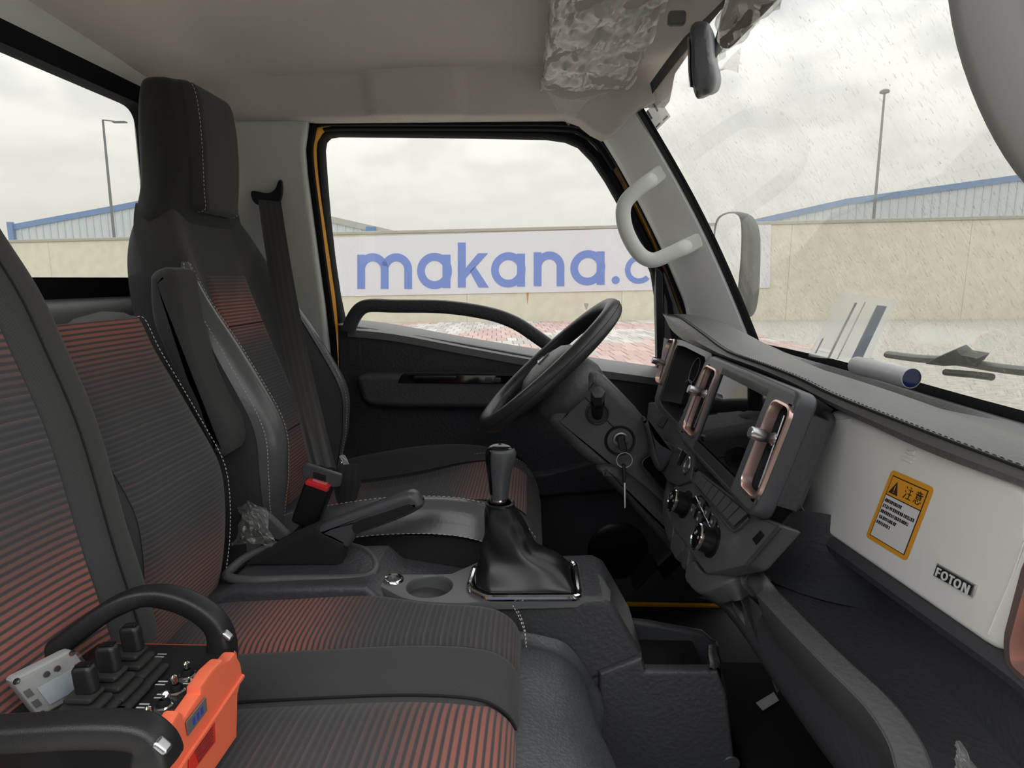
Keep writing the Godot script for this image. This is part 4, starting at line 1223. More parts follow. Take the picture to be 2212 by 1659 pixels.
# ---------- console between the seats ----------
func star(outer: Array, c: Vector3, n: int, ax: Vector3, ay: Vector3) -> Array:
	var out := []
	for k in n:
		var a := TAU * k / n
		var best := 0.0
		var d2 := Vector2(cos(a), sin(a))
		for i in outer.size():
			var p: Vector3 = outer[i] - c; var q: Vector3 = outer[(i + 1) % outer.size()] - c
			var p2 := Vector2(p.dot(ax), p.dot(ay)); var q2 := Vector2(q.dot(ax), q.dot(ay))
			var h = Geometry2D.segment_intersects_segment(Vector2.ZERO, d2 * 5.0, p2, q2)
			if h != null: best = maxf(best, h.length())
		out.append(c + (ax * d2.x + ay * d2.y) * best)
	return out
func circle(c: Vector3, r: float, n: int, ax: Vector3, ay: Vector3) -> Array:
	return range(n).map(func(k): return c + (ax * cos(TAU * k / n) + ay * sin(TAU * k / n)) * r)
func make_console() -> void:
	var o := thing("centre_console", "dark grey plastic console between the seats with a cup holder", "console", Vector3(-0.1, 0.66, -1.0))
	var body := pz([430, 1300, 500, 1272, 790, 1268, 830, 1300, 1010, 1330, 1040, 1300, 1300, 1293, 1325, 1306, 1345, 1340, 1390, 1420, 1300, 1456, 1300, 1700, 430, 1700], -0.935)
	part("body", M.new().slab(body, Vector3(0, 0, -0.17), 0.012, 3), mats.plastic, o)
	# top plate with the cup well
	var y := 1.104
	var outer := smooth(py_([808, 1258, 822, 1246, 850, 1241, 960, 1240, 1000, 1234, 1024, 1216, 1060, 1206, 1180, 1206, 1240, 1212, 1285, 1226, 1310, 1256, 1322, 1284, 1300, 1294, 1220, 1296, 1080, 1299, 1000, 1303, 930, 1301, 875, 1293, 838, 1276], y), 90, true)
	var cc := uy(928, 1266, y)
	var hole := circle(cc, 0.040, 72, Vector3.RIGHT, Vector3.BACK)
	var so := star(outer, cc, 72, Vector3.RIGHT, Vector3.BACK)
	var hole2 := circle(cc, 0.036, 72, Vector3.RIGHT, Vector3.BACK)
	var so2 := range(72).map(func(k): return so[k].lerp(cc, 0.02) + Vector3(0, 0, 0))
	part("top_plate", M.new().grid([shift(so, Vector3(0, -0.014, 0)), shift(so, Vector3(0, -0.004, 0)), so2, hole, shift(hole2, Vector3(0, -0.005, 0)), shift(hole2, Vector3(0, -0.05, 0))], true), mats.panel_grey, o)
	part("cup_mat", M.new().lathe([[0.0, -0.030], [0.034, -0.030], [0.0365, -0.024], [0.0365, -0.05]], cc, Vector3.UP, 40), mat(lin(0.05, 0.06, 0.085), 0.25), o, "smooth bluish mat in the cup well")
	var sc := uy(850, 1253, y)
	part("power_socket", M.new().lathe([[0.011, -0.012], [0.0125, 0.0035], [0.015, 0.005], [0.017, 0.0035], [0.0185, 0.0]], sc, Vector3.UP, 30), mats.chrome, o, "chrome ring of a power socket")
	part("socket_well", M.new().lathe([[0.0, 0.0008], [0.0122, 0.0012]], sc, Vector3.UP, 24), mats.black, o)
	# tray round the brake lever
	var rim := smooth(py_([492, 1246, 505, 1224, 540, 1200, 600, 1178, 700, 1172, 770, 1184, 800, 1200, 812, 1225, 800, 1244, 760, 1250, 640, 1251, 545, 1254], 1.113), 64, true)
	part("lever_tray", M.new().tube(rim + [rim[0]], 0.008, 10, false), mats.plastic_mid, o)
	part("tray_skirt", M.new().grid([rim, shift(rim, Vector3(0, -0.05, 0))], true), mats.plastic, o)
	part("tray_floor", M.new().cap(shift(rim, Vector3(0, -0.012, 0))), mats.black, o)
	# lower body towards the dash with an open bin
	var bin_o := round_loop(pz([1362, 1342, 1400, 1346, 1520, 1370, 1540, 1392, 1556, 1440, 1562, 1480, 1400, 1470, 1376, 1448], -0.98), 0.012, 3)
	var lower := pz([1298, 1456, 1386, 1422, 1372, 1345, 1520, 1368, 1548, 1396, 1572, 1480, 1592, 1659, 1600, 1760, 1290, 1760], -0.92)
	var lm := M.new()
	# near flank: below the bin mouth
	var lf := pz([1296, 1457, 1388, 1421, 1396, 1450, 1552, 1452, 1572, 1500, 1590, 1659, 1598, 1760, 1290, 1760], -0.925)
	lm.slab(lf, Vector3(0, 0, -0.025), 0.008, 3)
	part("lower_body", lm, mats.plastic, o)
	var mouth_o := [uy(1366, 1340, 1.085), uy(1522, 1366, 1.07), uy(1560, 1450, 1.03), uy(1392, 1450, 1.03)]
	var fl := pz([1362, 1343, 1400, 1347, 1522, 1370, 1546, 1392, 1560, 1430, 1575, 1500, 1366, 1500], -1.06)
	part("bin_wall", M.new().slab(fl, Vector3(0, 0, -0.02), 0.007, 3), mats.plastic, o)
	var fr := []
	for q in [[-0.925, 1452], [-0.95, 1440], [-1.0, 1422], [-1.04, 1404], [-1.075, 1392]]:
		var p := uz(1552 if q[0] > -0.96 else 1548, q[1], q[0])
		fr.append([p + Vector3(-0.016, -0.1, 0), p + Vector3(-0.016, 0.0, 0), p + Vector3(-0.008, 0.004, 0), p + Vector3(0.004, 0, 0), p + Vector3(0.01, -0.1, 0), p + Vector3(0.03, -0.4, 0)])
	part("bin_front", M.new().grid(net(fr, 12, 12)), mats.plastic, o)
	part("bin_floor", M.new().slab([Vector3(0.14, 0.955, -0.94), Vector3(0.30, 0.955, -0.94), Vector3(0.30, 0.955, -1.07), Vector3(0.14, 0.955, -1.07)], Vector3(0, -0.01, 0)), mats.black, o)
	part("seam", M.new().tube(pz([1262, 1470, 1300, 1455, 1386, 1420], -0.9335), 0.0012, 5), mats.seam, o)
	part("plug", M.new().lathe([[0.0, 0.002], [0.013, 0.002], [0.0145, 0.0]], uz(1580, 1650, -0.925), Vector3.BACK, 24), mats.plastic, o)
	# gear lever
	var g := thing("gear_lever", "black gear lever with leatherette gaiter in a chrome frame", "gear lever", uy(1130, 1260, y))
	var fl2 := round_loop(py_([1013, 1264, 1024, 1228, 1048, 1218, 1234, 1215, 1243, 1222, 1252, 1284, 1246, 1291, 1050, 1292, 1018, 1276], y + 0.004), 0.006, 3)
	part("chrome_frame", M.new().tube(resample(fl2, 90, true) + [fl2[0]], 0.0052, 8, false), mats.chrome, g, "bright chrome frame")
	var inn := M.inset(fl2, Vector3.UP, 0.007)
	part("inner_frame", M.new().grid([fl2, shift(inn, Vector3(0, 0.003, 0)), shift(M.inset(fl2, Vector3.UP, 0.016), Vector3(0, -0.004, 0))], true), mats.gloss, g)
	# gaiter: base loop to a small collar with soft folds
	var zc := -1.0
	var base := resample(M.inset(fl2, Vector3.UP, 0.010), 48, true)
	var ax := Vector3.ZERO
	for p in base: ax += p / 48.0
	var levels := [[1205, 1040, 1212, 0.048], [1180, 1044, 1160, 0.036], [1150, 1046, 1143, 0.029], [1120, 1048, 1126, 0.024], [1096, 1051, 1112, 0.021], [1086, 1050, 1110, 0.0215]]
	var rows := [base]
	var bl := []
	for p in base: bl.append(p + Vector3(0, 0.008, 0) + (ax - p) * 0.01)
	rows.append(bl)
	for q in levels:
		var l := uz(q[1], q[0], zc); var r := uz(q[2], q[0], zc)
		var row := []
		for p in base:
			var a := atan2(p.z - ax.z, p.x - ax.x)
			var c := cos(a); var s := sin(a)
			row.append(Vector3((l.x + r.x) / 2 + (r.x - l.x) / 2 * signf(c) * pow(absf(c), 0.8), l.y, zc + q[3] * signf(s) * pow(absf(s), 0.8)))
		rows.append(row)
	var cols := []
	for k in 48: cols.append(smooth(rows.map(func(r): return r[k]), 40))
	var gr := []
	for j in 41:
		var row := []
		for k in 48:
			var p: Vector3 = cols[k][j]
			var t := j / 40.0
			var a := TAU * k / 48.0
			var amp := 0.0075 * sin(PI * clampf(t * 1.05, 0, 1))
			var fold := sin(a * 3.0 + t * 7.0) * 0.6 + sin(a * 5.0 - t * 11.0 + 1.0) * 0.5 + pow(absf(sin(a * 2.0 + t * 4.0)), 6.0) * 0.8
			var cen := Vector3(lerpf(ax.x, cols[0][j].x, 0.0), p.y, zc)
			var dir := (p - Vector3(ax.x - 0.06 * t, p.y, zc)).normalized()
			row.append(p + dir * amp * fold * 0.7)
		gr.append(row)
	var gm := M.new().grid(gr, true); gm.crease = 75
	var gaiter_mat := mat(lin(0.012, 0.012, 0.014), 0.32)
	part("gaiter", gm, gaiter_mat, g)
	var se := gr.map(func(r): return r[6] + Vector3(0.0005, 0, 0.001))
	part("gaiter_seam", M.new().tube(se, 0.0011, 5), mats.seam, g)
	part("gaiter_cuff", M.new().tube(circle(uz(1080, 1087, zc), 0.0225, 28, Vector3.RIGHT, Vector3.BACK) + [uz(1080, 1087, zc) + Vector3(0.0225, 0, 0)], 0.003, 6, false), gaiter_mat, g)
	part("collar", M.new().lathe([[0.0138, -0.014], [0.0145, 0.0], [0.0145, 0.012]], uz(1077, 1082, zc), Vector3.UP, 24), mats.chrome, g)
	var kr := []
	for q in [[1075, 1078, 19.5, 0.015], [1060, 1078, 20.5, 0.016], [1035, 1078.5, 23.5, 0.0175], [1010, 1080, 28.5, 0.020], [990, 1082, 32.5, 0.022], [977, 1082.5, 32.5, 0.022], [968, 1082, 28, 0.019], [963, 1081, 18, 0.012], [961.5, 1080, 4, 0.003]]:
		var c := uz(q[1], q[0], zc)
		var row := []
		for k in 28:
			var w := TAU * k / 28
			row.append(c + Vector3(cos(w) * q[2] * 0.00077, 0, sin(w) * q[3]))
		kr.append(row)
	var kc := []
	for k in 28: kc.append(smooth(kr.map(func(r): return r[k]), 32))
	var krow := []
	for j in 33: krow.append(kc.map(func(c): return c[j]))
	var km := M.new().grid(krow, true); km.cap(krow[0]); km.crease = 70
	part("knob", km, mats.plastic_smooth, g)
	# glossy cap over the back and top of the knob
	var capr := []
	for j in range(3, 33):
		var row := []
		for k in range(10, 19):
			var c0 := Vector3.ZERO
			for p in krow[j]: c0 += p / 28.0
			row.append(krow[j][k] + (krow[j][k] - c0).normalized() * 0.0012)
		capr.append(row)
	part("knob_cap", M.new().grid(capr), mats.gloss, g, "glossy black cap of the knob")
	var topr := []
	for j in range(24, 33):
		var row := []
		for k in 28: row.append(krow[j][k] + Vector3(0, 0.0012, 0))
		topr.append(row)
	part("knob_top", M.new().grid(topr, true), mats.gloss, g, "shiny black top of the knob")
	# hand brake
	var h := thing("hand_brake", "black hand brake lever raised out of the console tray", "hand brake", uz(640, 1225, -1.03))
	var bm := M.new().slab(pz([527, 1224, 560, 1202, 618, 1168, 680, 1141, 712, 1160, 745, 1180, 740, 1200, 734, 1228], -1.015), Vector3(0, 0, -0.05), 0.012, 3)
	part("gaiter", bm, grained(mat(lin(0.012), 0.95), mats.fine_n, 40.0, 0.8), h)
	var lv := M.new().slab(smooth(pz([676, 1158, 690, 1140, 730, 1122, 800, 1095, 860, 1073, 884, 1066, 898, 1071, 909, 1084, 913, 1095, 900, 1107, 860, 1126, 800, 1148, 770, 1160, 757, 1178, 744, 1188, 710, 1172], -1.018), 60, true), Vector3(0, 0, -0.036), 0.013, 4)
	lv.crease = 60
	part("lever", lv, mats.plastic_smooth, h)
	part("grip_pad", M.new().slab(smooth(pz([760, 1136, 775, 1124, 830, 1107, 880, 1090, 890, 1094, 896, 1100, 850, 1121, 790, 1144, 766, 1152], -1.0165), 40, true), Vector3(0, 0, -0.006), 0.002, 2), grained(mat(lin(0.010), 0.8), mats.leather_n, 60.0, 1.0), h)
	part("button", M.new().tube([uz(900, 1082, -1.036), uz(911, 1074, -1.036)], [0.0065, 0.006], 14), mats.chrome, h, "chrome push button")
	# rubber mat over the engine cover in front of the bench
	var mr := []
	for q in [[1.062, -0.045, 0.05], [1.05, 0.02, 0.045], [1.035, 0.06, 0.03], [0.99, 0.092, 0.01], [0.93, 0.108, 0.0], [0.84, 0.118, 0.0], [0.70, 0.13, 0.0]]:
		var row := []
		for z in [-0.93, -0.91, -0.88, -0.82, -0.74, -0.62, -0.45, -0.3]:
			var w := 0.012 * sin(z * 34.0 + q[0] * 9.0) * (1.0 if q[0] > 0.9 else 0.5) + 0.006 * sin(z * 71.0 - q[0] * 30.0)
			row.append(Vector3(q[1] + w + (0.02 if z < -0.9 else 0.0) * 0.0, q[0] - (0.012 if z < -0.9 else 0.0) + w * 0.5, z))
		mr.append(row)
	var mm := M.new().grid(net(mr, 48, 48)); mm.crease = 70
	single("rubber_mat", mm, grained(mat(lin(0.080, 0.085, 0.094), 0.38), mats.leather_n, 14.0, 0.7), "grained grey rubber mat draped in front of the bench seat", "mat")

# ---------- steering ----------
func make_steering() -> void:
	var c := Vector3(0.034, 1.425, -1.38)
	var a := Vector3(0.731, 0.682, 0).normalized()
	var n := Vector3(-a.y, a.x, 0)
	var b := Vector3(0, 0, 1)
	var w := thing("steering_wheel", "black leather three-spoke steering wheel", "steering wheel", c)
	var rr := []
	for i in 96:
		var t := TAU * i / 96
		var d := a * cos(t) + b * sin(t)
		var R := 0.196 - (0.010 * smoothstep(0.75, 1.0, -cos(t)))
		var row := []
		for k in 16:
			var q := TAU * k / 16
			row.append(c + d * (R + cos(q) * 0.0175) + n * sin(q) * 0.0195)
		rr.append(row)
	var rm := M.new().grid(rr, true, true); rm.crease = 70
	part("rim", rm, grained(mat(lin(0.034, 0.035, 0.037), 0.36), mats.leather_n, 18.0, 0.2), w)
	part("rim_seam", M.new().tube(range(97).map(func(i): return c + (a * cos(TAU * i / 96.0) + b * sin(TAU * i / 96.0)) * 0.2137 + n * 0.001), 0.0006, 5, false), mats.seam, w)
	# airbag pad
	var pr := []
	for q in [[0.0, 0.012], [0.4, 0.010], [0.75, 0.003], [0.93, -0.008], [1.0, -0.022], [1.0, -0.04]]:
		var row := []
		for k in 40:
			var t := TAU * k / 40
			var cx := cos(t); var sx := sin(t)
			row.append(c + a * (signf(cx) * pow(absf(cx), 0.75) * 0.082 * q[0] - 0.005) + b * signf(sx) * pow(absf(sx), 0.75) * 0.092 * q[0] + n * (q[1] + 0.006))
		pr.append(row)
	var pm := M.new().grid(pr, true); pm.crease = 60
	part("hub_pad", pm, grained(mat(lin(0.085, 0.086, 0.088), 0.42), mats.fine_n, 30.0, 0.3), w)
	# spokes
	for sgn in [-1.0, 1.0]:
		var sp := []
		for f in [0.0, 0.25, 0.5, 0.75, 1.0]:
			var p: Vector3 = c + b * sgn * lerpf(0.06, 0.19, f) + a * (0.012 - 0.006 * f) + n * (-0.020 + 0.018 * f)
			var hw := lerpf(0.034, 0.026, f)
			sp.append([p + a * hw - n * 0.008, p + a * hw * 0.8 + n * 0.004, p + n * 0.006, p - a * hw * 0.8 + n * 0.004, p - a * hw - n * 0.008, p - n * 0.012])
		part("spoke", M.new().grid(sp, true), mats.plastic_smooth, w)
		for k in 3:
			var p: Vector3 = c + b * sgn * (0.098 + 0.021 * k) + a * 0.016 + n * (-0.007 + 0.0025 * k)
			part("button", M.new().rbox(Transform3D(Basis(a, b, n), p), Vector3(0.022, 0.018, 0.006), 0.002), mats.gloss, w)
		part("spoke_inlay", M.new().tube([c + b * sgn * 0.092 - a * 0.014 + n * -0.008, c + b * sgn * 0.165 - a * 0.012 + n * 0.002], 0.003, 6), mats.chrome, w)
	var low := []
	for f in [0.0, 0.3, 0.6, 1.0]:
		var p: Vector3 = c - a * lerpf(0.05, 0.182, f) + n * (-0.024 + 0.022 * f)
		var hw := lerpf(0.04, 0.03, f)
		low.append([p + b * hw - n * 0.008, p + b * hw * 0.85 + n * 0.003, p + n * 0.004, p - b * hw * 0.85 + n * 0.003, p - b * hw - n * 0.008, p - n * 0.012])
	part("spoke", M.new().grid(low, true), mats.plastic_smooth, w)
	# emblem: an open triangle of bright bars
	var ec := c + n * 0.0195 + a * 0.004
	for q in [[Vector2(0.017, 0.0), Vector2(-0.013, 0.022)], [Vector2(-0.013, 0.022), Vector2(-0.013, -0.022)], [Vector2(-0.013, -0.022), Vector2(0.017, 0.0)], [Vector2(0.004, 0.008), Vector2(-0.012, 0.004)]]:
		part("emblem_bar", M.new().tube([ec + a * q[0].x + b * q[0].y, ec + a * q[1].x + b * q[1].y], 0.0022, 6), mats.chrome, w, "bright emblem bar")
	# column
	var k := thing("steering_column", "dark grey steering column cover with ignition lock", "steering column", Vector3(0.2, 1.15, -1.38))
	var bo := []
	for q in [[0.055, 0.018], [0.068, 0.03], [0.080, 0.05], [0.086, 0.075], [0.082, 0.095], [0.07, 0.10]]:
		bo.append([q[0], q[1]])
	var bm := M.new().lathe(bo, c, -n, 36); bm.crease = 60
	part("boss", bm, mats.plastic_mid, k)
	var zn := -1.305
	var cov := M.new().slab(smooth(pz([1186, 908, 1230, 862, 1270, 812, 1288, 806, 1304, 815, 1352, 862, 1400, 914, 1416, 948, 1412, 985, 1392, 1004, 1408, 1040, 1440, 1078, 1436, 1110, 1400, 1096, 1330, 1036, 1262, 994, 1215, 946], zn), 70, true), Vector3(0, 0, -0.15), 0.022, 5)
	cov.crease = 50
	part("cover", cov, mats.plastic_mid, k)
	part("cover_seam", M.new().tube(pz([1249, 844, 1275, 870, 1325, 923], zn + 0.0005), 0.001, 5), mats.seam, k)
	# knee panel below the column
	part("knee_panel", M.new().slab(smooth(pz([1290, 1018, 1330, 1012, 1400, 1060, 1460, 1120, 1520, 1190, 1560, 1260, 1500, 1250, 1420, 1160, 1340, 1070], -1.28), 50, true), Vector3(0, 0, -0.34), 0.02, 4), mats.plastic, k)
	# wiper stalk, coming straight towards the passenger
	var s0 := uz(1290, 896, zn - 0.004); var s1 := uz(1292, 845, -1.195); var sd := (s1 - s0).normalized()
	part("stalk_collar", M.new().lathe([[0.0205, 0.0], [0.0235, 0.004], [0.0255, 0.003], [0.027, -0.002]], uz(1290, 893, zn), Vector3.BACK, 32), mats.plastic, k)
	part("stalk_hole", M.new().lathe([[0.0, 0.0016], [0.0212, 0.0016]], uz(1290, 893, zn), Vector3.BACK, 28), mats.black, k)
	var L := (s1 - s0).length()
	part("stalk", M.new().lathe([[0.012, 0.0], [0.0125, L * 0.45], [0.0145, L * 0.5], [0.0145, L * 0.56], [0.0135, L * 0.58], [0.0142, L * 0.62]], s0, sd, 20), mats.black, k)
	part("stalk_end", M.new().lathe([[0.0142, L * 0.62], [0.0145, L * 0.9], [0.0135, L * 0.97], [0.0, L]], s0, sd, 6), mats.plastic, k)
	# lever on the far right of the column
	part("paddle", M.new().slab(smooth(pz([1388, 905, 1402, 912, 1430, 950, 1458, 968, 1460, 984, 1440, 1012, 1424, 1020, 1408, 990, 1404, 960], -1.27), 30, true), Vector3(0, 0, -0.03), 0.01, 3), mats.plastic_smooth, k)
	# ignition lock
	var ic := uz(1339, 952, zn)
	part("lock_recess", M.new().lathe([[0.0, -0.002], [0.024, -0.002], [0.030, 0.0015], [0.033, 0.002], [0.0345, -0.001]], ic, Vector3.BACK, 34), mats.black, k)
	part("lock_ring", M.new().lathe([[0.010, 0.006], [0.0135, 0.010], [0.0165, 0.009], [0.0175, 0.0]], ic + Vector3(0.001, 0.004, 0), Vector3.BACK, 28), mats.satin, k)
	var key := thing("ignition_key", "black-headed ignition key in the lock with a spare key on its ring", "key", uz(1349, 1097, zn + 0.03))
	part("key_head", M.new().slab(round_loop(pz([1332, 945, 1348, 942, 1356, 972, 1352, 978, 1338, 974], zn + 0.036), 0.005), Vector3(0, 0, -0.009), 0.003, 2), mats.black, key)
	part("key_blade", M.new().box(ic + Vector3(0.001, 0.004, 0.018), Vector3(0.006, 0.003, 0.03)), mats.satin, key)
	var rc := uz(1349, 994, zn + 0.03)
	part("key_ring", M.new().tube(range(37).map(func(i): return rc + Vector3(cos(TAU * i / 36.0), sin(TAU * i / 36.0), 0) * 0.0165), 0.0009, 6, false), mats.satin, key)
	part("spare_head", M.new().slab(round_loop(pz([1344, 1004, 1352, 1004, 1352, 1043, 1346, 1043], zn + 0.033), 0.002), Vector3(0, 0, -0.012), 0.002), mats.black, key)
	part("spare_blade", M.new().slab(pz([1348, 1043, 1351, 1043, 1351, 1097, 1349, 1098], zn + 0.029), Vector3(0, 0, -0.006)), mats.satin, key)
	# pedals in the dark footwell
	for q in [[1390, 1235, "brake_pedal", "black brake pedal pad in the driver's footwell"], [1450, 1215, "clutch_pedal", "black clutch pedal arm beside the brake pedal"]]:
		var p := uz(q[0], q[1], -1.42 if q[2] == "brake_pedal" else -1.5)
		var pd := thing(q[2], q[3], "pedal", p)
		part("pad", M.new().rbox(Transform3D(Basis(Vector3.BACK, 0.9), p), Vector3(0.08, 0.012, 0.07), 0.004), mats.rubber, pd)
		part("arm", M.new().tube(smooth([p + Vector3(0.01, -0.005, 0), p + Vector3(0.10, 0.10, 0), p + Vector3(0.16, 0.26, 0)], 8), 0.009, 8), mats.black, pd)

# ---------- dashboard ----------
const SO := Vector3(0.345, 1.466, 0)
var SN := Vector3(-0.956, 0.294, 0).normalized()
const KO := Vector3(0.303, 1.25, 0)
var KN := Vector3(-0.95, 0.31, 0).normalized()
func make_dash() -> void:
	var o := thing("dashboard", "black dashboard with a stitched soft pad and an open lower shelf", "dashboard", Vector3(0.5, 0.66, -1.0))
	# soft pad: lower edge, crease, top
	var lo := []; var cre := []
	for q in [[1430, 676, 0.345], [1437, 688, 0.345], [1450, 712, 0.347], [1478, 735, 0.35], [1530, 760, 0.353], [1570, 775, 0.355], [1640, 801, 0.366], [1720, 838, 0.384], [1793, 876, 0.40], [1982, 966, 0.425], [2212, 1053, 0.455], [2420, 1130, 0.47]]: lo.append(ux(q[0], q[1], q[2]))
	for q in [[1441, 681, 0.36], [1462, 684, 0.36], [1490, 702, 0.358], [1520, 724, 0.355], [1553, 749, 0.354], [1582, 765, 0.355], [1650, 789, 0.365], [1724, 818, 0.382], [1800, 855, 0.397], [1983, 928, 0.42], [2212, 1015, 0.45], [2420, 1090, 0.468]]: cre.append(ux(q[0], q[1], q[2]))
	lo = smooth(lo, 66); cre = smooth(cre, 66)
	var base: Array = ws_rows[16]
	var rows := []
	for i in 67:
		var l: Vector3 = lo[i]; var c: Vector3 = cre[i]
		var z: float = c.z
		var gb := Vector3(0.735, 1.42, z)
		for k in 24:
			if (base[k].z - z) * (base[k + 1].z - z) <= 0: gb = base[k].lerp(base[k + 1], (z - base[k].z) / (base[k + 1].z - base[k].z))
		if z < -1.655: gb = base[0]
		gb += Vector3(-0.004, -0.012, 0)
		var row := [l + Vector3(0.05, -0.006, 0), l + Vector3(0.004, -0.002, 0), l, l.lerp(c, 0.5) + Vector3(-0.005, 0, 0), l.lerp(c, 0.88), c]
		for j in range(1, 17):
			var f := j / 16.0
			var p := c.lerp(gb, f)
			p.y += 0.010 * sin(PI * minf(f * 1.8, 1.0)) + 0.016 * smoothstep(-1.3, -1.55, z) * sin(PI * minf(f * 1.3, 1.0))
			# sunken tray near the glass
			var along := smoothstep(-1.46, -1.36, z) * (1.0 - smoothstep(-0.98, -0.86, z))
			p.y -= 0.030 * along * smoothstep(0.52, 0.60, f) * (1.0 - smoothstep(0.84, 0.87, f))
			row.append(p)
		row.append(gb + Vector3(0.02, -0.08, 0))
		rows.append(row)
	var pm := M.new().grid(rows); pm.crease = 38
	part("top_pad", pm, mats.pad, o)
	part("pad_seam", M.new().tube(cre.map(func(p): return p + Vector3(-0.0005, 0.0012, 0)), 0.0018, 6), mats.seam, o)
	part("stitching", dashes(range(67).map(func(i): return rows[i][6].lerp(cre[i], 0.62)), 0.004, 0.0035, 0.0008, Vector3(-0.0003, 0.0010, 0)), mat(lin(0.045), 0.7), o)
	# demister slots along the glass
	for q in [[1636, 757, 1770, 800, 0], [1646, 766, 1760, 800, 1], [1662, 775, 1752, 800, 2]]:
		var a := uy(q[0], q[1], 1.462 - 0.003 * q[4]); var b := uy(q[2], q[3], 1.452 - 0.002 * q[4])
		part("demister_slot", M.new().tube([a, a.lerp(b, 0.5), b], [0.0012, 0.004, 0.0012], 6, true, 0.4), mats.black, o)
	# filler body
	part("body", M.new().slab([Vector3(0.50, 1.43, -1.70), Vector3(0.50, 1.27, -1.70), Vector3(0.53, 1.18, -1.70), Vector3(0.53, 1.12, -1.70), Vector3(0.62, 1.05, -1.70), Vector3(0.70, 1.0, -1.70), Vector3(0.715, 1.40, -1.70), Vector3(0.6, 1.42, -1.70)], Vector3(0, 0, 1.44)), mats.plastic, o)
	part("end_cap", M.new().slab([Vector3(0.36, 1.46, -1.705), Vector3(0.345, 1.30, -1.705), Vector3(0.39, 1.12, -1.705), Vector3(0.62, 1.02, -1.705), Vector3(0.70, 1.42, -1.705), Vector3(0.60, 1.44, -1.705)], Vector3(0, 0, 0.09), 0.01), mats.plastic, o)
	# fascia under the instruments with its switches
	part("switch_fascia", M.new().slab(round_loop(pp([1400, 868, 1418, 868, 1470, 930, 1500, 975, 1490, 1040, 1462, 1050, 1440, 1040, 1420, 1010, 1392, 940], SO + Vector3(0.018, 0, 0), SN), 0.01), -SN * 0.06, 0.006), mats.plastic_mid, o)
	for q in [[[1431, 897, 1443, 903, 1430, 925, 1417, 918], "plastic_smooth"], [[1463, 966, 1472, 972, 1461, 1003, 1446, 993], "satin"], [[1474, 971, 1482, 980, 1468, 1006, 1461, 1002], "gloss"]]:
		part("switch", M.new().slab(round_loop(pp(q[0], SO + Vector3(0.016, 0, 0), SN), 0.002), -SN * 0.01, 0.001), mats[q[1]], o)
	var rc := up(1484, 1006, SO + Vector3(0.017, 0, 0), SN)
	part("dimmer_ring", M.new().tube(circle(rc, 0.016, 28, Vector3(0, 0, 1), SN.cross(Vector3(0, 0, 1))) + [rc + Vector3(0, 0, 0.016)], 0.0025, 6, false), mats.satin, o)
	# lower lip: broad rounded edge of the shelf
	var lip := smooth([ux(1442, 1030, 0.30), up(1434, 1075, KO + Vector3(-0.004, 0, 0), KN), up(1438, 1130, KO, KN), up(1468, 1190, KO, KN), up(1506, 1252, KO, KN), up(1550, 1243, KO + Vector3(0.01, 0, 0), KN), uy(1606, 1232, 1.185), uy(1650, 1272, 1.182), uy(1720, 1345, 1.18), uy(1800, 1425, 1.18), uy(1890, 1512, 1.178), uy(1945, 1590, 1.174), uy(1970, 1660, 1.17), uy(1985, 1740, 1.17)], 70)
	var lr := []
	for i in lip.size():
		var p: Vector3 = lip[i]
		var t: Vector3 = (lip[mini(i + 1, lip.size() - 1)] - lip[maxi(i - 1, 0)]).normalized()
		var out := Vector3(-0.8, 0, 0.6)
		var f := smoothstep(0.42, 0.55, float(i) / lip.size())
		var inward := Vector3(0.3, 0.25, 0.9).lerp(Vector3(1, 0, 0.15), f).normalized()
		inward = (inward - t * inward.dot(t)).normalized()
		if f < 0.9: inward = KN.cross(t).normalized()
		if inward.x * f + inward.z * (1.0 - f) < 0: inward = -inward
		var nrm := KN.lerp(Vector3(-0.25, 1, 0.1), f).normalized()
		nrm = (nrm - t * nrm.dot(t)).normalized()
		lr.append([p + inward * 0.024 - nrm * 0.035, p + inward * 0.0195 - nrm * 0.006, p + inward * 0.017 - nrm * 0.0015, p + inward * 0.013, p - inward * 0.009 - nrm * 0.002, p - inward * 0.013 - nrm * 0.0045, p - inward * 0.0145 - nrm * 0.010, p - inward * 0.010 - nrm * 0.045, p + inward * 0.012 - nrm * 0.11, p + inward * 0.05 - nrm * 0.20])
	var lm := M.new().grid(net(lr, 36, 140)); lm.crease = 45
	part("lower_lip", lm, mats.plastic_mid, o)
	# shelf: floor and back, and the folded end wall beside the climate panel
	var sf := [[uy(1600, 1222, 1.175), Vector3(0.37, 1.16, -0.92), Vector3(0.46, 1.155, -0.93), Vector3(0.52, 1.17, -0.94)], [uy(1720, 1335, 1.17), Vector3(0.40, 1.15, -0.76), Vector3(0.47, 1.145, -0.76), Vector3(0.53, 1.16, -0.76)], [uy(1880, 1490, 1.17), Vector3(0.43, 1.14, -0.6), Vector3(0.49, 1.135, -0.6), Vector3(0.55, 1.15, -0.6)], [uy(1985, 1700, 1.16), Vector3(0.43, 1.13, -0.42), Vector3(0.5, 1.13, -0.42), Vector3(0.56, 1.14, -0.42)]]
	part("shelf_floor", M.new().grid(net(sf, 12, 20)), mats.plastic, o)
	part("shelf_back", M.new().slab([Vector3(0.485, 1.13, -0.95), Vector3(0.50, 1.13, -0.30), Vector3(0.515, 1.33, -0.30), Vector3(0.50, 1.33, -0.95)], Vector3(0.02, 0, 0)), mats.plastic, o)
	var ew := [up(1686, 1135, KO, KN), up(1614, 1220, KO, KN), uy(1745, 1260, 1.165), uy(1800, 1225, 1.19), uy(1790, 1180, 1.24), uy(1725, 1130, 1.27)]
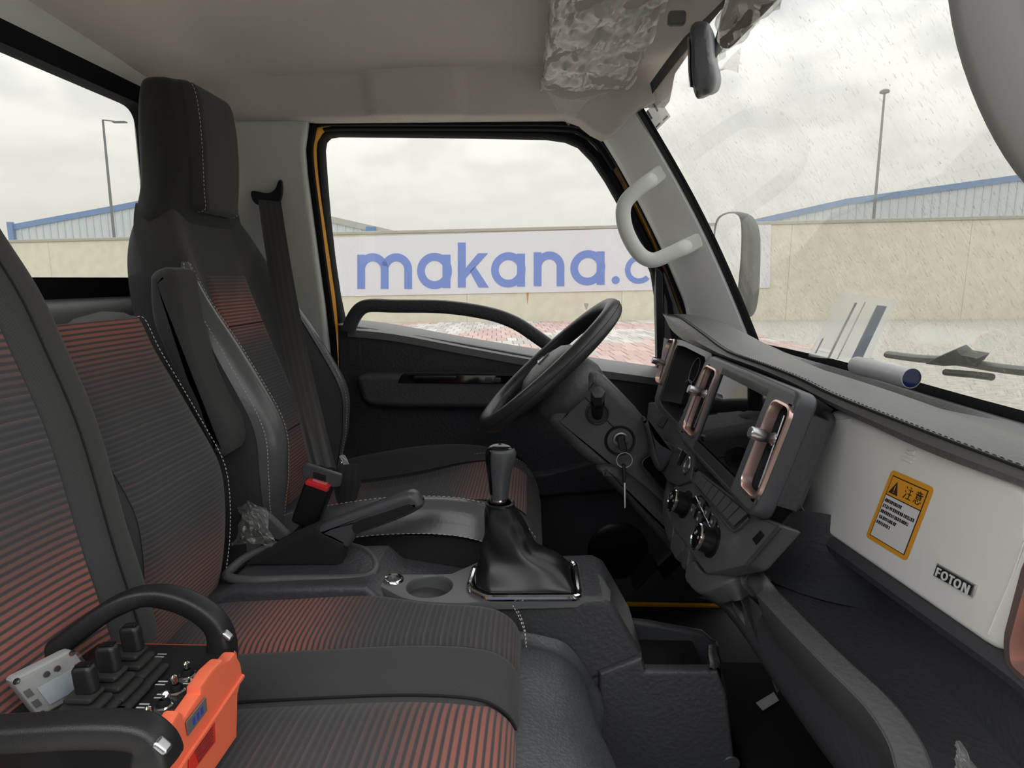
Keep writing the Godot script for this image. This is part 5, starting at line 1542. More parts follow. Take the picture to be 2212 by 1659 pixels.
	var ewall := [[up(1686, 1135, KO, KN), up(1650, 1178, KO, KN), up(1614, 1220, KO, KN)], [Vector3(0.37, 1.30, -0.83), Vector3(0.37, 1.24, -0.86), Vector3(0.37, 1.165, -0.88)], [Vector3(0.43, 1.29, -0.84), Vector3(0.43, 1.23, -0.84), Vector3(0.43, 1.155, -0.85)], [Vector3(0.50, 1.28, -0.83), Vector3(0.50, 1.22, -0.83), Vector3(0.50, 1.15, -0.83)]]
	part("shelf_end", M.new().grid(net(ewall, 10, 12)), mats.plastic, o)
	# under-shelf panel running down to the floor
	var us := [[uy(1500, 1290, 1.13), uy(1620, 1300, 1.10), uy(1780, 1480, 1.10), uy(1930, 1659, 1.10), uy(1990, 1800, 1.10)], [Vector3(0.34, 1.05, -1.02), Vector3(0.36, 1.03, -0.88), Vector3(0.38, 1.02, -0.72), Vector3(0.40, 1.02, -0.56), Vector3(0.40, 1.02, -0.4)], [Vector3(0.44, 0.95, -1.04), Vector3(0.44, 0.94, -0.90), Vector3(0.45, 0.93, -0.72), Vector3(0.46, 0.93, -0.56), Vector3(0.46, 0.93, -0.4)], [Vector3(0.56, 0.9, -1.04), Vector3(0.56, 0.88, -0.90), Vector3(0.56, 0.86, -0.72), Vector3(0.56, 0.86, -0.56), Vector3(0.56, 0.86, -0.4)]]
	part("under_panel", M.new().grid(net(us, 24, 16)), mats.plastic, o)
	# connecting cheek between screen unit and glove box
	var ck := [[ux(1722, 842, 0.37), ux(1760, 858, 0.385), ux(1800, 884, 0.41)], [ux(1700, 960, 0.36), ux(1735, 960, 0.385), ux(1752, 960, 0.41)], [ux(1655, 1090, 0.33), ux(1690, 1090, 0.37), ux(1716, 1090, 0.41)], [ux(1625, 1126, 0.315), ux(1670, 1150, 0.35), ux(1722, 1130, 0.40)]]
	part("cheek", M.new().grid(net(ck, 8, 14)), mats.plastic_mid, o)
	# glove box
	var lt := ux(1796, 886, 0.415); var rt := ux(2230, 1058, 0.462); var lb := ux(1716, 1103, 0.41)
	var gn := (rt - lt).cross(lb - lt).normalized()
	if gn.x > 0: gn = -gn
	var g := thing("glove_box", "pale grey glove box lid across the passenger side of the dashboard", "glove box", lb)
	var gl := round_loop(pp([1796, 884, 2240, 1062, 2200, 1290, 2180, 1430, 1985, 1294, 1718, 1108, 1712, 1070, 1748, 950, 1775, 905], lt, gn), 0.03, 5)
	part("lid", M.new().slab(gl, -gn * 0.05, 0.009, 4), mats.glove, g)
	part("lid_groove", M.new().tube(smooth(pp([1838, 906, 1800, 912, 1778, 935, 1745, 1010, 1726, 1060, 1730, 1090, 1738, 1106], lt + gn * 0.0004, gn), 30), 0.0012, 6), mats.pillar, g)
	part("lid_groove", M.new().tube(smooth(pp([2212, 1170, 2180, 1260, 2150, 1330, 2134, 1370], lt + gn * 0.0004, gn), 20), 0.0012, 6), mats.pillar, g)
	# embossed open mark: three bars and a pointed one
	for q in [[1948, 994, 1976, 1004, 2.0], [1954, 987, 1982, 997, 2.0], [1960, 980, 1980, 988, 2.6]]:
		part("open_mark", M.new().tube(pp([q[0], q[1] - 6, q[2] - 8, q[3] - 6], lt + gn * 0.0012, gn), 0.0017, 6), mats.glove, g)
	part("open_mark", M.new().slab(pp([1962, 975, 1981, 973, 1978, 984], lt, gn), gn * 0.003, 0.0005, 1), mats.glove, g)
	part("lower_seal", M.new().tube(smooth(pp([1712, 1108, 1985, 1300, 2180, 1436, 2260, 1500], lt - gn * 0.012, gn), 20), 0.016, 8), mats.plastic, o)
	# badge with raised letters
	var b := thing("badge", "small black badge with raised chrome lettering on the glove box", "badge", up(2062, 1268, lt, gn))
	var bl := pp([2028, 1216, 2113, 1264, 2104, 1291, 2019, 1243], lt + gn * 0.0005, gn)
	part("plate", M.new().slab(bl, gn * 0.003, 0.001, 1), mats.chrome, b)
	var bi := M.inset(bl, gn, 0.0024)
	part("field", M.new().slab(shift(bi, gn * 0.003), gn * 0.0006), mats.black, b)
	var bx: Vector3 = (bl[1] - bl[0]).normalized(); var by: Vector3 = (bl[0] - bl[3]).normalized()
	lettering("FOTON", b, bl[3] + gn * 0.0037, bx, by, gn, (bl[1] - bl[0]).length(), (bl[0] - bl[3]).length(), 0.64, mats.white)
	# caution sticker
	sticker(lt, gn)
	# vent at the passenger end
	var pv := thing("air_vent", "rose gold framed air vent at the passenger end of the dashboard", "air vent", up(2200, 1460, lt, gn))
	var vo := round_loop(pp([2216, 1190, 2330, 1240, 2330, 1560, 2230, 1492, 2172, 1440, 2166, 1380], lt + gn * 0.004, gn), 0.02, 5)
	var vi := M.inset(vo, gn, 0.010)
	part("bezel", M.new().grid([shift(vo, -gn * 0.03), vo, shift(vi, gn * 0.004), shift(M.inset(vo, gn, 0.018), -gn * 0.03)], true), mats.rose, pv)
	part("throat", M.new().cap(shift(vi, -gn * 0.025)), mats.black, pv)
func sp(z: float, b: float, off := 0.0) -> Vector3:
	return Vector3(SO.x, SO.y, 0) + Vector3(SN.y, -SN.x, 0) * b + Vector3(0, 0, z) + SN * off
func spb(px: float, py: float) -> Vector2:
	var p := up(px, py, SO, SN)
	return Vector2(p.z, (p - SO).dot(Vector3(SN.y, -SN.x, 0)))
func sp_loop(z0: float, z1: float, b0: float, b1: float, off: float, r := 0.0, seg := 4) -> Array:
	var l := [sp(z0, b0, off), sp(z1, b0, off), sp(z1, b1, off), sp(z0, b1, off)]
	return l if r <= 0.0 else round_loop(l, r, seg)
func make_vent(o: Node3D, z0: float, z1: float, b0: float, b1: float, lean: float, kb: float) -> void:
	var v := Node3D.new(); v.name = "air_vent"; o.add_child(v, true)
	v.position = sp((z0 + z1) / 2, b0) - o.position
	var e := 0.004
	var loop := sp_loop(z0 - e, z1 + e, b0 - e, b1 + e, 0.0, 0.022, 6)
	var i1 := M.inset(loop, SN, 0.003); var i2 := M.inset(loop, SN, 0.0045); var i3 := M.inset(loop, SN, 0.0062)
	var bm := M.new().grid([shift(loop, -SN * 0.002), shift(loop, SN * 0.0035), shift(i1, SN * 0.0045), shift(i2, SN * 0.002), shift(i3, -SN * 0.011)], true)
	part("bezel", bm, mats.rose, v, "rose gold vent frame")
	part("throat", M.new().grid([sp_loop(z0, z1, b0, b1, -0.010), sp_loop(z0, z1, b0, b1, -0.055)], true).cap(sp_loop(z0, z1, b0, b1, -0.055)), mats.plastic, v)
	var zm := (z0 + z1) / 2
	var w := 0.0055
	part("vane", M.new().slab([sp(zm - w + lean, b0 + 0.012, -0.020), sp(zm + w + lean, b0 + 0.012, -0.004), sp(zm + w - lean, b1 - 0.012, -0.004), sp(zm - w - lean, b1 - 0.012, -0.020)], Vector3(0, 0, 0.003), 0.001, 1), mats.satin, v)
	for k in 3: part("cross_vane", M.new().slab([sp(z0 + 0.008, lerpf(b0, b1, 0.25 * (k + 1)), -0.024), sp(z1 - 0.008, lerpf(b0, b1, 0.25 * (k + 1)), -0.024), sp(z1 - 0.008, lerpf(b0, b1, 0.25 * (k + 1)), -0.012), sp(z0 + 0.008, lerpf(b0, b1, 0.25 * (k + 1)), -0.012)], Vector3(0, 0.0015, 0)), mats.black, v)
	var kc := sp(zm, kb, -0.004)
	part("knob", M.new().lathe([[0.0, 0.034], [0.0072, 0.034], [0.0085, 0.0325], [0.0085, 0.027], [0.009, 0.026], [0.009, 0.014], [0.0075, 0.012], [0.0075, 0.004], [0.0095, 0.0]], kc, SN, 22), mats.satin, v, "knurled silver knob")
func make_screen() -> void:
	var o := thing("screen_unit", "grey centre screen unit with a dark touch screen between two air vents", "screen unit", up(1610, 1110, SO, SN))
	var tl := spb(1538, 768); var tr := spb(1742, 846); var bl := spb(1464, 950); var br := spb(1614, 1110)
	var Z0 := (tl.x + bl.x) / 2; var Z1 := (tr.x + br.x) / 2; var B0 := (bl.y + br.y) / 2; var B1 := (tl.y + tr.y) / 2
	var la := spb(1538, 794); var lb := spb(1488, 941); var lc := spb(1551, 806)
	var ra := spb(1695, 868); var rb := spb(1620, 1069); var rd := spb(1712, 888)
	var L0 := minf(spb(1500, 862).x, spb(1478, 926).x); var L1 := lc.x
	var R0 := spb(1640, 950).x; var R1 := rd.x
	var VB0 := (lb.y + rb.y) / 2 + 0.004; var VB1 := (la.y + ra.y) / 2 - 0.004
	var sa := spb(1565, 797); var sb := spb(1666, 841); var sc := spb(1577, 1050); var sd := spb(1492, 968)
	var S0 := (sa.x + sd.x) / 2; var S1 := (sb.x + sc.x) / 2; var SB0 := (sc.y + sd.y) / 2; var SB1 := (sa.y + sb.y) / 2
	part("shell", M.new().slab(sp_loop(Z0 + 0.016, Z1 - 0.016, B0 + 0.016, B1 - 0.016, -0.058, 0.022, 5), -SN * 0.012, 0.006, 3), mats.plastic_smooth, o)
	# flank of the unit: a band round its outline with a rounded front edge
	var ol := sp_loop(Z0, Z1, B0, B1, 0.0, 0.022, 6)
	var sm := M.new().grid([shift(M.inset(ol, SN, 0.014), -SN * 0.034), shift(M.inset(ol, SN, 0.002), -SN * 0.028), shift(ol, -SN * 0.024), shift(ol, -SN * 0.006), shift(M.inset(ol, SN, 0.001), -SN * 0.003), shift(M.inset(ol, SN, 0.004), -SN * 0.0004), shift(M.inset(ol, SN, 0.009), SN * 0.0)], true)
	sm.crease = 60
	part("flank", sm, mats.plastic_smooth, o)
	# face bars between the wells
	var face := M.new()
	var x0 := Z0 + 0.008; var x1 := Z1 - 0.008; var y0 := B0 + 0.008; var y1 := B1 - 0.008
	for q in [[x0 + 0.012, x1 - 0.012, y0, VB0], [x0 + 0.012, x1 - 0.012, VB1, y1], [x0, L0, y0 + 0.012, y1 - 0.012], [R1, x1, y0 + 0.012, y1 - 0.012], [L1, S0, VB0, VB1], [S1, R0, VB0, VB1], [S0, S1, VB0, SB0], [S0, S1, SB1, VB1]]:
		face.cap(sp_loop(q[0], q[1], q[2], q[3], 0.0))
	# rounded corners
	for q in [[x0, y0, 1, 1], [x1, y0, -1, 1], [x1, y1, -1, -1], [x0, y1, 1, -1]]:
		var fan := [sp(q[0] + q[2] * 0.0125, q[1] + q[3] * 0.0125, 0.0)]
		for k in 6:
			var a := PI / 2 * k / 5
			fan.append(sp(q[0] + q[2] * 0.0125 * (1.0 - sin(a)), q[1] + q[3] * 0.0125 * (1.0 - cos(a)), 0.0))
		face.cap(fan)
	for q in [[L0, L1], [R0, R1], [S0, S1]]:
		var b0 := VB0 if q[0] != S0 else SB0; var b1 := VB1 if q[0] != S0 else SB1
		var l := sp_loop(q[0], q[1], b0, b1, 0.0)
		face.grid([l, shift(l, -SN * 0.009)], true)
	part("face_plate", face, mats.panel_grey, o)
	part("screen_glass", M.new().slab(sp_loop(S0, S1, SB0, SB1, -0.005), SN * 0.002), mats.screen, o, "glossy black touch screen")
	make_vent(o, L0, L1, VB0, VB1, -0.004, spb(1528, 856).y)
	make_vent(o, R0, R1, VB0, VB1, 0.004, spb(1672, 952).y)
	# instrument cluster
	var c := thing("instrument_cluster", "deep instrument cluster hood with a dark dial display behind the wheel", "instruments", up(1440, 900, SO, SN))
	var n := 48
	var oo := resample(round_loop(pp([1452, 733, 1474, 735, 1542, 766, 1472, 935, 1430, 890, 1412, 866], SO - SN * 0.004, SN), 0.012, 5), n, true)
	var ii := resample(round_loop(pp([1464, 746, 1480, 749, 1530, 774, 1468, 918, 1434, 882, 1424, 866], SO - SN * 0.004, SN), 0.012, 5), n, true)
	part("bezel", M.new().grid([shift(oo, -SN * 0.05), shift(oo, -SN * 0.004), shift(oo, SN * 0.0), shift(ii, SN * 0.003), shift(ii, -SN * 0.002)], true), mats.panel_grey, c)
	part("hood_wall", M.new().grid([shift(ii, -SN * 0.002), ii.map(func(p): return p - SN * 0.05 + (up(1476, 840, SO, SN) - p) * 0.14)], true), mats.black, c)
	var di := ii.map(func(p): return p - SN * 0.046 + (up(1476, 840, SO, SN) - p) * 0.10)
	part("display_glass", M.new().cap(di), mat(lin(0.012, 0.014, 0.018), 0.04), c)
	for q in [[1476, 860, 0.045], [1500, 800, 0.030]]:
		var p := up(q[0], q[1], SO - SN * 0.0445, SN)
		part("dial_ring", M.new().tube(circle(p, q[2], 40, Vector3(0, 0, 1), SN.cross(Vector3(0, 0, 1))) + [p + Vector3(0, 0, q[2])], 0.0008, 5, false), mats.print, c)
	# end vent by the driver's door
	var lv := thing("air_vent", "narrow rose gold air vent beside the driver's door", "air vent", up(1420, 830, SO, SN))
	var vl := smooth(pp([1442, 738, 1452, 733, 1456, 742, 1430, 822, 1422, 829, 1416, 820, 1424, 790], SO + SN * 0.002, SN), 40, true)
	part("bezel", M.new().grid([shift(vl, -SN * 0.03), vl, shift(M.inset(vl, SN, 0.003), SN * 0.002), shift(M.inset(vl, SN, 0.006), -SN * 0.01)], true), mats.rose, lv)
	part("throat", M.new().cap(shift(M.inset(vl, SN, 0.005), -SN * 0.008)), mats.black, lv)
	part("knob", M.new().lathe([[0.0, 0.034], [0.008, 0.034], [0.0085, 0.02], [0.006, 0.0]], up(1437, 786, SO, SN), SN, 16), mats.satin, lv)
func make_climate() -> void:
	var o := thing("climate_panel", "angular dark climate control panel with two chrome-ringed knobs", "control panel", up(1524, 1238, KO, KN))
	var loop := round_loop(pp([1469, 1020, 1500, 1010, 1640, 1115, 1688, 1134, 1614, 1220, 1524, 1240, 1446, 1128, 1452, 1060], KO, KN), 0.008, 3)
	part("panel", M.new().slab(loop, -KN * 0.03, 0.004, 2), mats.panel_grey, o)
	# key strip: raised tray with eight blank keys
	var tray := pp([1500, 1018, 1620, 1112, 1590, 1146, 1576, 1142, 1497, 1044], KO + KN * 0.001, KN)
	part("key_tray", M.new().slab(round_loop(tray, 0.006), KN * 0.004, 0.002, 2), mats.plastic, o)
	var a0 := up(1508, 1020, KO + KN * 0.006, KN); var a1 := up(1618, 1110, KO + KN * 0.006, KN)
	var b0 := up(1500, 1040, KO + KN * 0.006, KN); var b1 := up(1588, 1138, KO + KN * 0.006, KN)
	for i in 8:
		var f0 := i / 8.0 + 0.008; var f1 := (i + 1) / 8.0 - 0.008
		part("key", M.new().slab([a0.lerp(a1, f0), a0.lerp(a1, f1), b0.lerp(b1, f1), b0.lerp(b1, f0)], KN * 0.003, 0.001, 2), mats.panel_grey, o)
	part("key_trim", M.new().tube(smooth(pp([1506, 1022, 1498, 1036, 1500, 1046, 1540, 1096, 1578, 1141, 1590, 1144, 1618, 1118], KO + KN * 0.006, KN), 40), 0.0016, 6), mats.satin, o)
	# sunken button field
	var field := pp([1486, 1080, 1520, 1068, 1555, 1140, 1520, 1166], KO + KN * 0.0006, KN)
	part("button_field", M.new().slab(field, KN * 0.002, 0.001, 1), mats.gloss, o)
	for r in 3:
		for c in 2:
			var p0 := up(lerpf(1490, 1528, (r + 0.5) / 3.0) + c * 18, lerpf(1092, 1152, (r + 0.5) / 3.0) - c * 14, KO + KN * 0.004, KN)
			var bt := part("button", M.new().rbox(Transform3D(Basis(Vector3(0, 0, 1), SN.cross(Vector3(0, 0, 1)), KN), p0), Vector3(0.022, 0.017, 0.004), 0.0015), mats.plastic_smooth, o)
			part("symbol", M.new().rbox(Transform3D(Basis(Vector3(0, 0, 1), SN.cross(Vector3(0, 0, 1)), KN), p0 + KN * 0.0022), Vector3(0.006, 0.005, 0.0006), 0.0002), mats.print, bt)
	part("field_trim", M.new().tube(pp([1503, 1072, 1540, 1150], KO + KN * 0.005, KN), 0.0012, 6), mats.satin, o)
	for q in [[1482, 1090], [1540, 1170]]:
		var p := up(q[0], q[1], KO, KN)
		var kn := part("knob", M.new().lathe([[0.0265, 0.0], [0.0265, 0.003], [0.021, 0.004], [0.0205, 0.022], [0.0215, 0.024]], p, KN, 36), mats.black, o)
		part("ring", M.new().lathe([[0.0215, 0.0235], [0.0222, 0.027], [0.0205, 0.029], [0.0185, 0.0275]], p, KN, 36), mats.chrome, kn, "chrome ring")
		part("knob_face", M.new().lathe([[0.0, 0.0275], [0.0187, 0.0272]], p, KN, 36), mats.gloss, kn)
		for k in 3: part("symbol", M.new().rbox(Transform3D(Basis(Vector3(0, 0, 1), SN.cross(Vector3(0, 0, 1)), KN), p + KN * 0.0278 + Vector3(0, 0.008 - 0.006 * absf(k - 1), (k - 1) * 0.009)), Vector3(0.005, 0.004, 0.0005), 0.0002), mats.print, kn)
	var us := pp([1626, 1165, 1644, 1146, 1652, 1156, 1634, 1177], KO + KN * 0.0006, KN)
	part("usb_port", M.new().slab(us, KN * 0.0016, 0.0006, 1), mats.black, o)
	var us2 := pp([1494, 1015, 1504, 1006, 1508, 1013, 1499, 1022], KO + KN * 0.0012, KN)
	part("usb_port", M.new().slab(us2, KN * 0.0016, 0.0006, 1), mats.black, o)
	part("panel_edge", M.new().tube(pp([1686, 1136, 1614, 1220], KO + KN * 0.001, KN), 0.0035, 8), mats.plastic, o)
# flat raised letters from a font, laid on a plate
func lettering(text: String, parent: Node3D, at: Vector3, bx: Vector3, by: Vector3, n: Vector3, w: float, h: float, fill: float, m: Material) -> void:
	var tm := TextMesh.new()
	var f := SystemFont.new(); f.font_names = PackedStringArray(["Droid Sans"]); f.font_weight = 700
	tm.font = f; tm.text = text; tm.font_size = 32; tm.pixel_size = 0.01; tm.depth = 0.05
	var bb := tm.get_aabb()
	var sx := w * 0.84 / bb.size.x; var sy := h * fill / bb.size.y
	var o := MeshInstance3D.new(); o.name = "lettering"
	o.mesh = tm; o.material_override = m
	parent.add_child(o, true)
	var bs := Basis(bx * sx, by * sy, n * 0.016)
	o.transform = Transform3D(bs, at + bx * w / 2 + by * h / 2 - bs * (bb.position + bb.size / 2) - origin_of(parent) + n * 0.0004)
func sticker(lt: Vector3, gn: Vector3) -> void:
	var q := pp([1927, 1014, 2019, 1054, 1958, 1213, 1870, 1159], lt + gn * 0.0006, gn)
	var s := thing("caution_sticker", "orange and white caution sticker with black writing on the glove box", "sticker", q[3])
	var x: Vector3 = (q[1] - q[0]); var y: Vector3 = (q[3] - q[0])
	var P := func(u: float, v: float) -> Vector3: return q[0] + x * u + y * v + (q[2] - q[1] - y) * u * v
	var patch := func(u0, v0, u1, v1, off, m, called): part(called, M.new().slab([P.call(u0, v0) + gn * off, P.call(u1, v0) + gn * off, P.call(u1, v1) + gn * off, P.call(u0, v1) + gn * off], gn * 0.00025), m, s)
	var or_ := mat(lin(0.80, 0.36, 0.03), 0.45); var ink := mat(lin(0.03, 0.022, 0.02), 0.6); var wh := mat(lin(0.74, 0.74, 0.76), 0.45)
	part("backing", M.new().slab(round_loop(q, 0.006, 4), gn * 0.0003), or_, s, "orange backing")
	patch.call(0.08, 0.06, 0.92, 0.94, 0.0004, ink, "border")
	patch.call(0.098, 0.072, 0.902, 0.315, 0.0007, or_, "heading_field")
	patch.call(0.098, 0.33, 0.902, 0.928, 0.0007, wh, "text_field")
	# warning triangle
	var tri := M.new()
	tri.slab([P.call(0.24, 0.115) + gn * 0.001, P.call(0.35, 0.285) + gn * 0.001, P.call(0.13, 0.285) + gn * 0.001], gn * 0.0003)
	part("warning_triangle", tri, ink, s)
	patch.call(0.232, 0.17, 0.248, 0.235, 0.0014, or_, "exclamation_mark")
	patch.call(0.232, 0.25, 0.248, 0.265, 0.0014, or_, "exclamation_mark")
	# the two heading characters as strokes: [u0, v0, u1, v1] in a unit cell
	var stroke := func(m: M, u0: float, v0: float, u1: float, v1: float, w: float) -> void:
		var a: Vector3 = P.call(u0, v0); var b: Vector3 = P.call(u1, v1)
		var d := (b - a).normalized(); var sd := gn.cross(d) * w
		m.slab([a - sd + gn * 0.001, b - sd + gn * 0.001, b + sd + gn * 0.001, a + sd + gn * 0.001], gn * 0.0003)
	var zhu := [[0.05, 0.05, 0.22, 0.2], [0.0, 0.38, 0.16, 0.5], [0.02, 0.98, 0.26, 0.6], [0.58, 0.0, 0.70, 0.14], [0.38, 0.24, 0.98, 0.24], [0.42, 0.56, 0.94, 0.56], [0.34, 0.94, 1.0, 0.94], [0.68, 0.24, 0.68, 0.94]]
	var yi := [[0.48, 0.0, 0.54, 0.08], [0.12, 0.12, 0.9, 0.12], [0.34, 0.16, 0.38, 0.24], [0.66, 0.16, 0.62, 0.24], [0.02, 0.28, 1.0, 0.28], [0.22, 0.36, 0.8, 0.36], [0.22, 0.36, 0.22, 0.62], [0.8, 0.36, 0.8, 0.62], [0.22, 0.49, 0.8, 0.49], [0.22, 0.62, 0.8, 0.62], [0.06, 0.95, 0.16, 0.74], [0.3, 0.72, 0.34, 0.98], [0.34, 0.98, 0.72, 0.98], [0.72, 0.98, 0.74, 0.84], [0.5, 0.7, 0.58, 0.8], [0.86, 0.72, 0.96, 0.88]]
	for ch in [[zhu, 0.47], [yi, 0.70]]:
		var m := M.new()
		for t in ch[0]: stroke.call(m, ch[1] + t[0] * 0.17, 0.105 + t[1] * 0.165, ch[1] + t[2] * 0.17, 0.105 + t[3] * 0.165, 0.00055)
		part("heading_character", m, ink, s)
	# lines of small dense characters
	rng.seed = 9
	for ln in [[0.37, 0.12, 0.50], [0.45, 0.12, 0.86], [0.53, 0.12, 0.76], [0.61, 0.14, 0.52], [0.69, 0.12, 0.42]]:
		var m := M.new()
		var u: float = ln[1]
		while u < ln[2]:
			for k in 7:
				var du := rng.randf() * 0.03; var dv := rng.randf() * 0.045
				if k % 2: stroke.call(m, u, ln[0] + dv, u + 0.032, ln[0] + dv, 0.00022)
				else: stroke.call(m, u + du, ln[0], u + du, ln[0] + 0.045, 0.00022)
			u += 0.042
		part("text_line", m, ink, s)

# ---------- smaller things ----------
func make_handles() -> void:
	# grab handle on the driver's windscreen pillar, and its twin on the passenger side
	var path := smooth(pz([1438, 366, 1418, 380, 1398, 394, 1372, 414, 1352, 436, 1346, 462, 1352, 496, 1368, 530, 1388, 554, 1412, 562, 1442, 551, 1470, 538, 1495, 526, 1514, 518], -1.640), 60)
	for i in path.size():
		var f := float(i) / (path.size() - 1)
		path[i].z -= 0.028 * (1.0 - smoothstep(0.0, 0.16, f)) + 0.028 * smoothstep(0.84, 1.0, f)
	for side in 2:
		var o := thing("grab_handle", "pale grey looped grab handle on the driver's windscreen pillar" if side == 0 else "grey grab handle bar on the passenger's windscreen pillar", "handle", path[30] if side == 0 else Vector3(path[30].x, path[30].y, -2.0 - path[30].z))
		var pth := path
		if side == 1: pth = path.map(func(p): return Vector3(p.x + PHX, p.y + PHY, -2.0 - p.z + PHZ))
		var m := M.new().tube(pth, 0.0195, 16, true, 0.62, Vector3.BACK); m.crease = 70
		part("bar", m, mats.pillar if side == 0 else mats.handle_dark, o)
		for q in [[1394, 376, 1430, 350, 1446, 380, 1410, 408], [1466, 522, 1512, 500, 1521, 532, 1476, 556]]:
			var lp := round_loop(pz(q, -1.640), 0.010, 3)
			if side == 1: lp = lp.map(func(p): return Vector3(p.x + PHX, p.y + PHY, -2.0 - p.z + PHZ))
			part("end_cover", M.new().slab(lp, Vector3(0, 0, -0.03 if side == 0 else 0.03), 0.005, 3), mats.pillar, o)
			part("release_slot", M.new().box((lp[0] + lp[15] + lp[14]) / 3.0 + Vector3(0.004, 0.004, 0.001 if side == 0 else -0.001), Vector3(0.002, 0.006, 0.002)), mats.black, o)
const PHX := -0.012
const PHY := 0.0
const PHZ := 0.025
func crumple(rows: Array, amp: float, sd: int, freq := 26.0) -> Array:
	# sharp creases laid as random straight folds over a gentle swell
	var r := RandomNumberGenerator.new(); r.seed = sd
	var nj := rows.size(); var ni: int = rows[0].size()
	var n2 := FastNoiseLite.new(); n2.seed = sd + 1; n2.frequency = freq * 0.5
	var nrm: Vector3 = (rows[0][ni - 1] - rows[0][0]).cross(rows[nj - 1][0] - rows[0][0]).normalized()
	var folds := []
	for k in 70:
		var a := r.randfn(0.9, 0.55)
		folds.append([Vector2(r.randf(), r.randf()), Vector2(cos(a), sin(a)), r.randf_range(0.08, 0.38), r.randf_range(0.012, 0.05), r.randf_range(-0.5, 1.0)])
	var out := []
	for j in nj:
		var row := []
		for i in ni:
			var p := Vector2(float(i) / (ni - 1), float(j) / (nj - 1))
			var h := 0.0
			for f in folds:
				var d: Vector2 = p - f[0]
				var al := absf(d.dot(f[1]))
				if al > f[2]: continue
				var ac := absf(d.dot(Vector2(-f[1].y, f[1].x)))
				if ac > f[3]: continue
				h += f[4] * (1.0 - ac / f[3]) * (1.0 - al / f[2])
			var q: Vector3 = rows[j][i]
			row.append(q + nrm * amp * (h * 0.55 + n2.get_noise_3dv(q * 1.0)) + Vector3(n2.get_noise_3dv(q + Vector3(5, 0, 0)), n2.get_noise_3dv(q + Vector3(0, 5, 0)), 0) * amp * 0.6)
		out.append(row)
	return out
func film_mat(a: float, c := 0.8) -> StandardMaterial3D:
	var m := glass(lin(c, c * 0.98, c * 0.96), a)
	m.roughness = 0.16
	return m
func make_visors() -> void:
	var board := mat(lin(0.40, 0.37, 0.34), 0.9)
	for k in 2:
		var cr_: Array
		if k == 0: cr_ = [uy(1174, 196, 2.07), uy(1206, -60, 2.08), uy(1470, -60, 2.085), uy(1354, 190, 2.06)]
		else: cr_ = [Vector3(0.287, 2.06, -0.885), Vector3(0.297, 2.065, -0.42), Vector3(0.267, 1.905, -0.42), Vector3(0.250, 1.905, -0.87)]
		var o := thing("sun_visor", "driver's sun visor still in crinkled clear plastic wrap" if k == 0 else "folded-down sun visor in torn plastic wrap beside the mirror", "sun visor", (cr_[0] + cr_[2]) / 2)
		var nn: Vector3 = (cr_[1] - cr_[0]).cross(cr_[2] - cr_[0]).normalized()
		if nn.y < 0: nn = -nn
		part("board", M.new().slab(round_loop(cr_, 0.03, 5), nn * 0.016, 0.007, 3), board if k == 0 else mat(lin(0.16, 0.14, 0.125), 0.7), o)
		# the bag: two wrinkled sheets, closed round the rim
		var cen: Vector3 = (cr_[0] + cr_[1] + cr_[2] + cr_[3]) / 4
		var big := cr_.map(func(p): return cen + (p - cen) * (1.06 if k == 0 else 1.04))
		for sd in 2:
			var rows := []
			for j in 61:
				var row := []
				for i in 61:
					var u := i / 60.0; var v := j / 60.0
					var p: Vector3 = big[0].lerp(big[1], u).lerp(big[3].lerp(big[2], u), v)
					var edge := sin(PI * clampf(u, 0, 1)) * sin(PI * v)
					row.append(p + nn * ((-0.016 if sd == 0 else 0.020) * pow(edge, 0.3) + 0.008))
				rows.append(row)
			var fm := M.new().grid(crumple(rows, 0.013, 40 + sd + k * 7)); fm.crease = 30
			part("plastic_wrap", fm, film_mat(0.54 if k == 0 else 0.3), o, "crinkled clear plastic wrap")
		# loose corner of the bag
		var tail: Array = [pz([1180, 195, 1200, 235, 1228, 272], -1.5), pz([1230, 215, 1240, 235, 1246, 250], -1.5), pz([1320, 200, 1280, 215, 1262, 225], -1.5)] if k == 0 else [pz([1552, 150, 1560, 148, 1570, 146], -0.87), pz([1575, 128, 1584, 140, 1594, 158], -0.86), pz([1600, 100, 1600, 130, 1597, 160], -0.85)]
		var tm := M.new().grid(crumple(net(tail, 16, 16), 0.006, 60 + k)); tm.crease = 30
		part("loose_corner", tm, film_mat(0.22), o)
	part("pivot", M.new().tube(smooth([uz(1352, 190, -1.56), uz(1365, 178, -1.55), uz(1372, 165, -1.55)], 6), 0.006, 8), mats.trim, get_node("sun_visor"))
	var c := thing("sun_visor_clip", "grey visor clip fixed to the headliner beside the wrapped visor", "clip", uz(1455, 30, -1.15) )
	part("hook", M.new().rbox(Transform3D(Basis(), uz(1462, 40, -1.14)), Vector3(0.03, 0.022, 0.018), 0.005), mat(lin(0.12, 0.115, 0.11), 0.6), c)
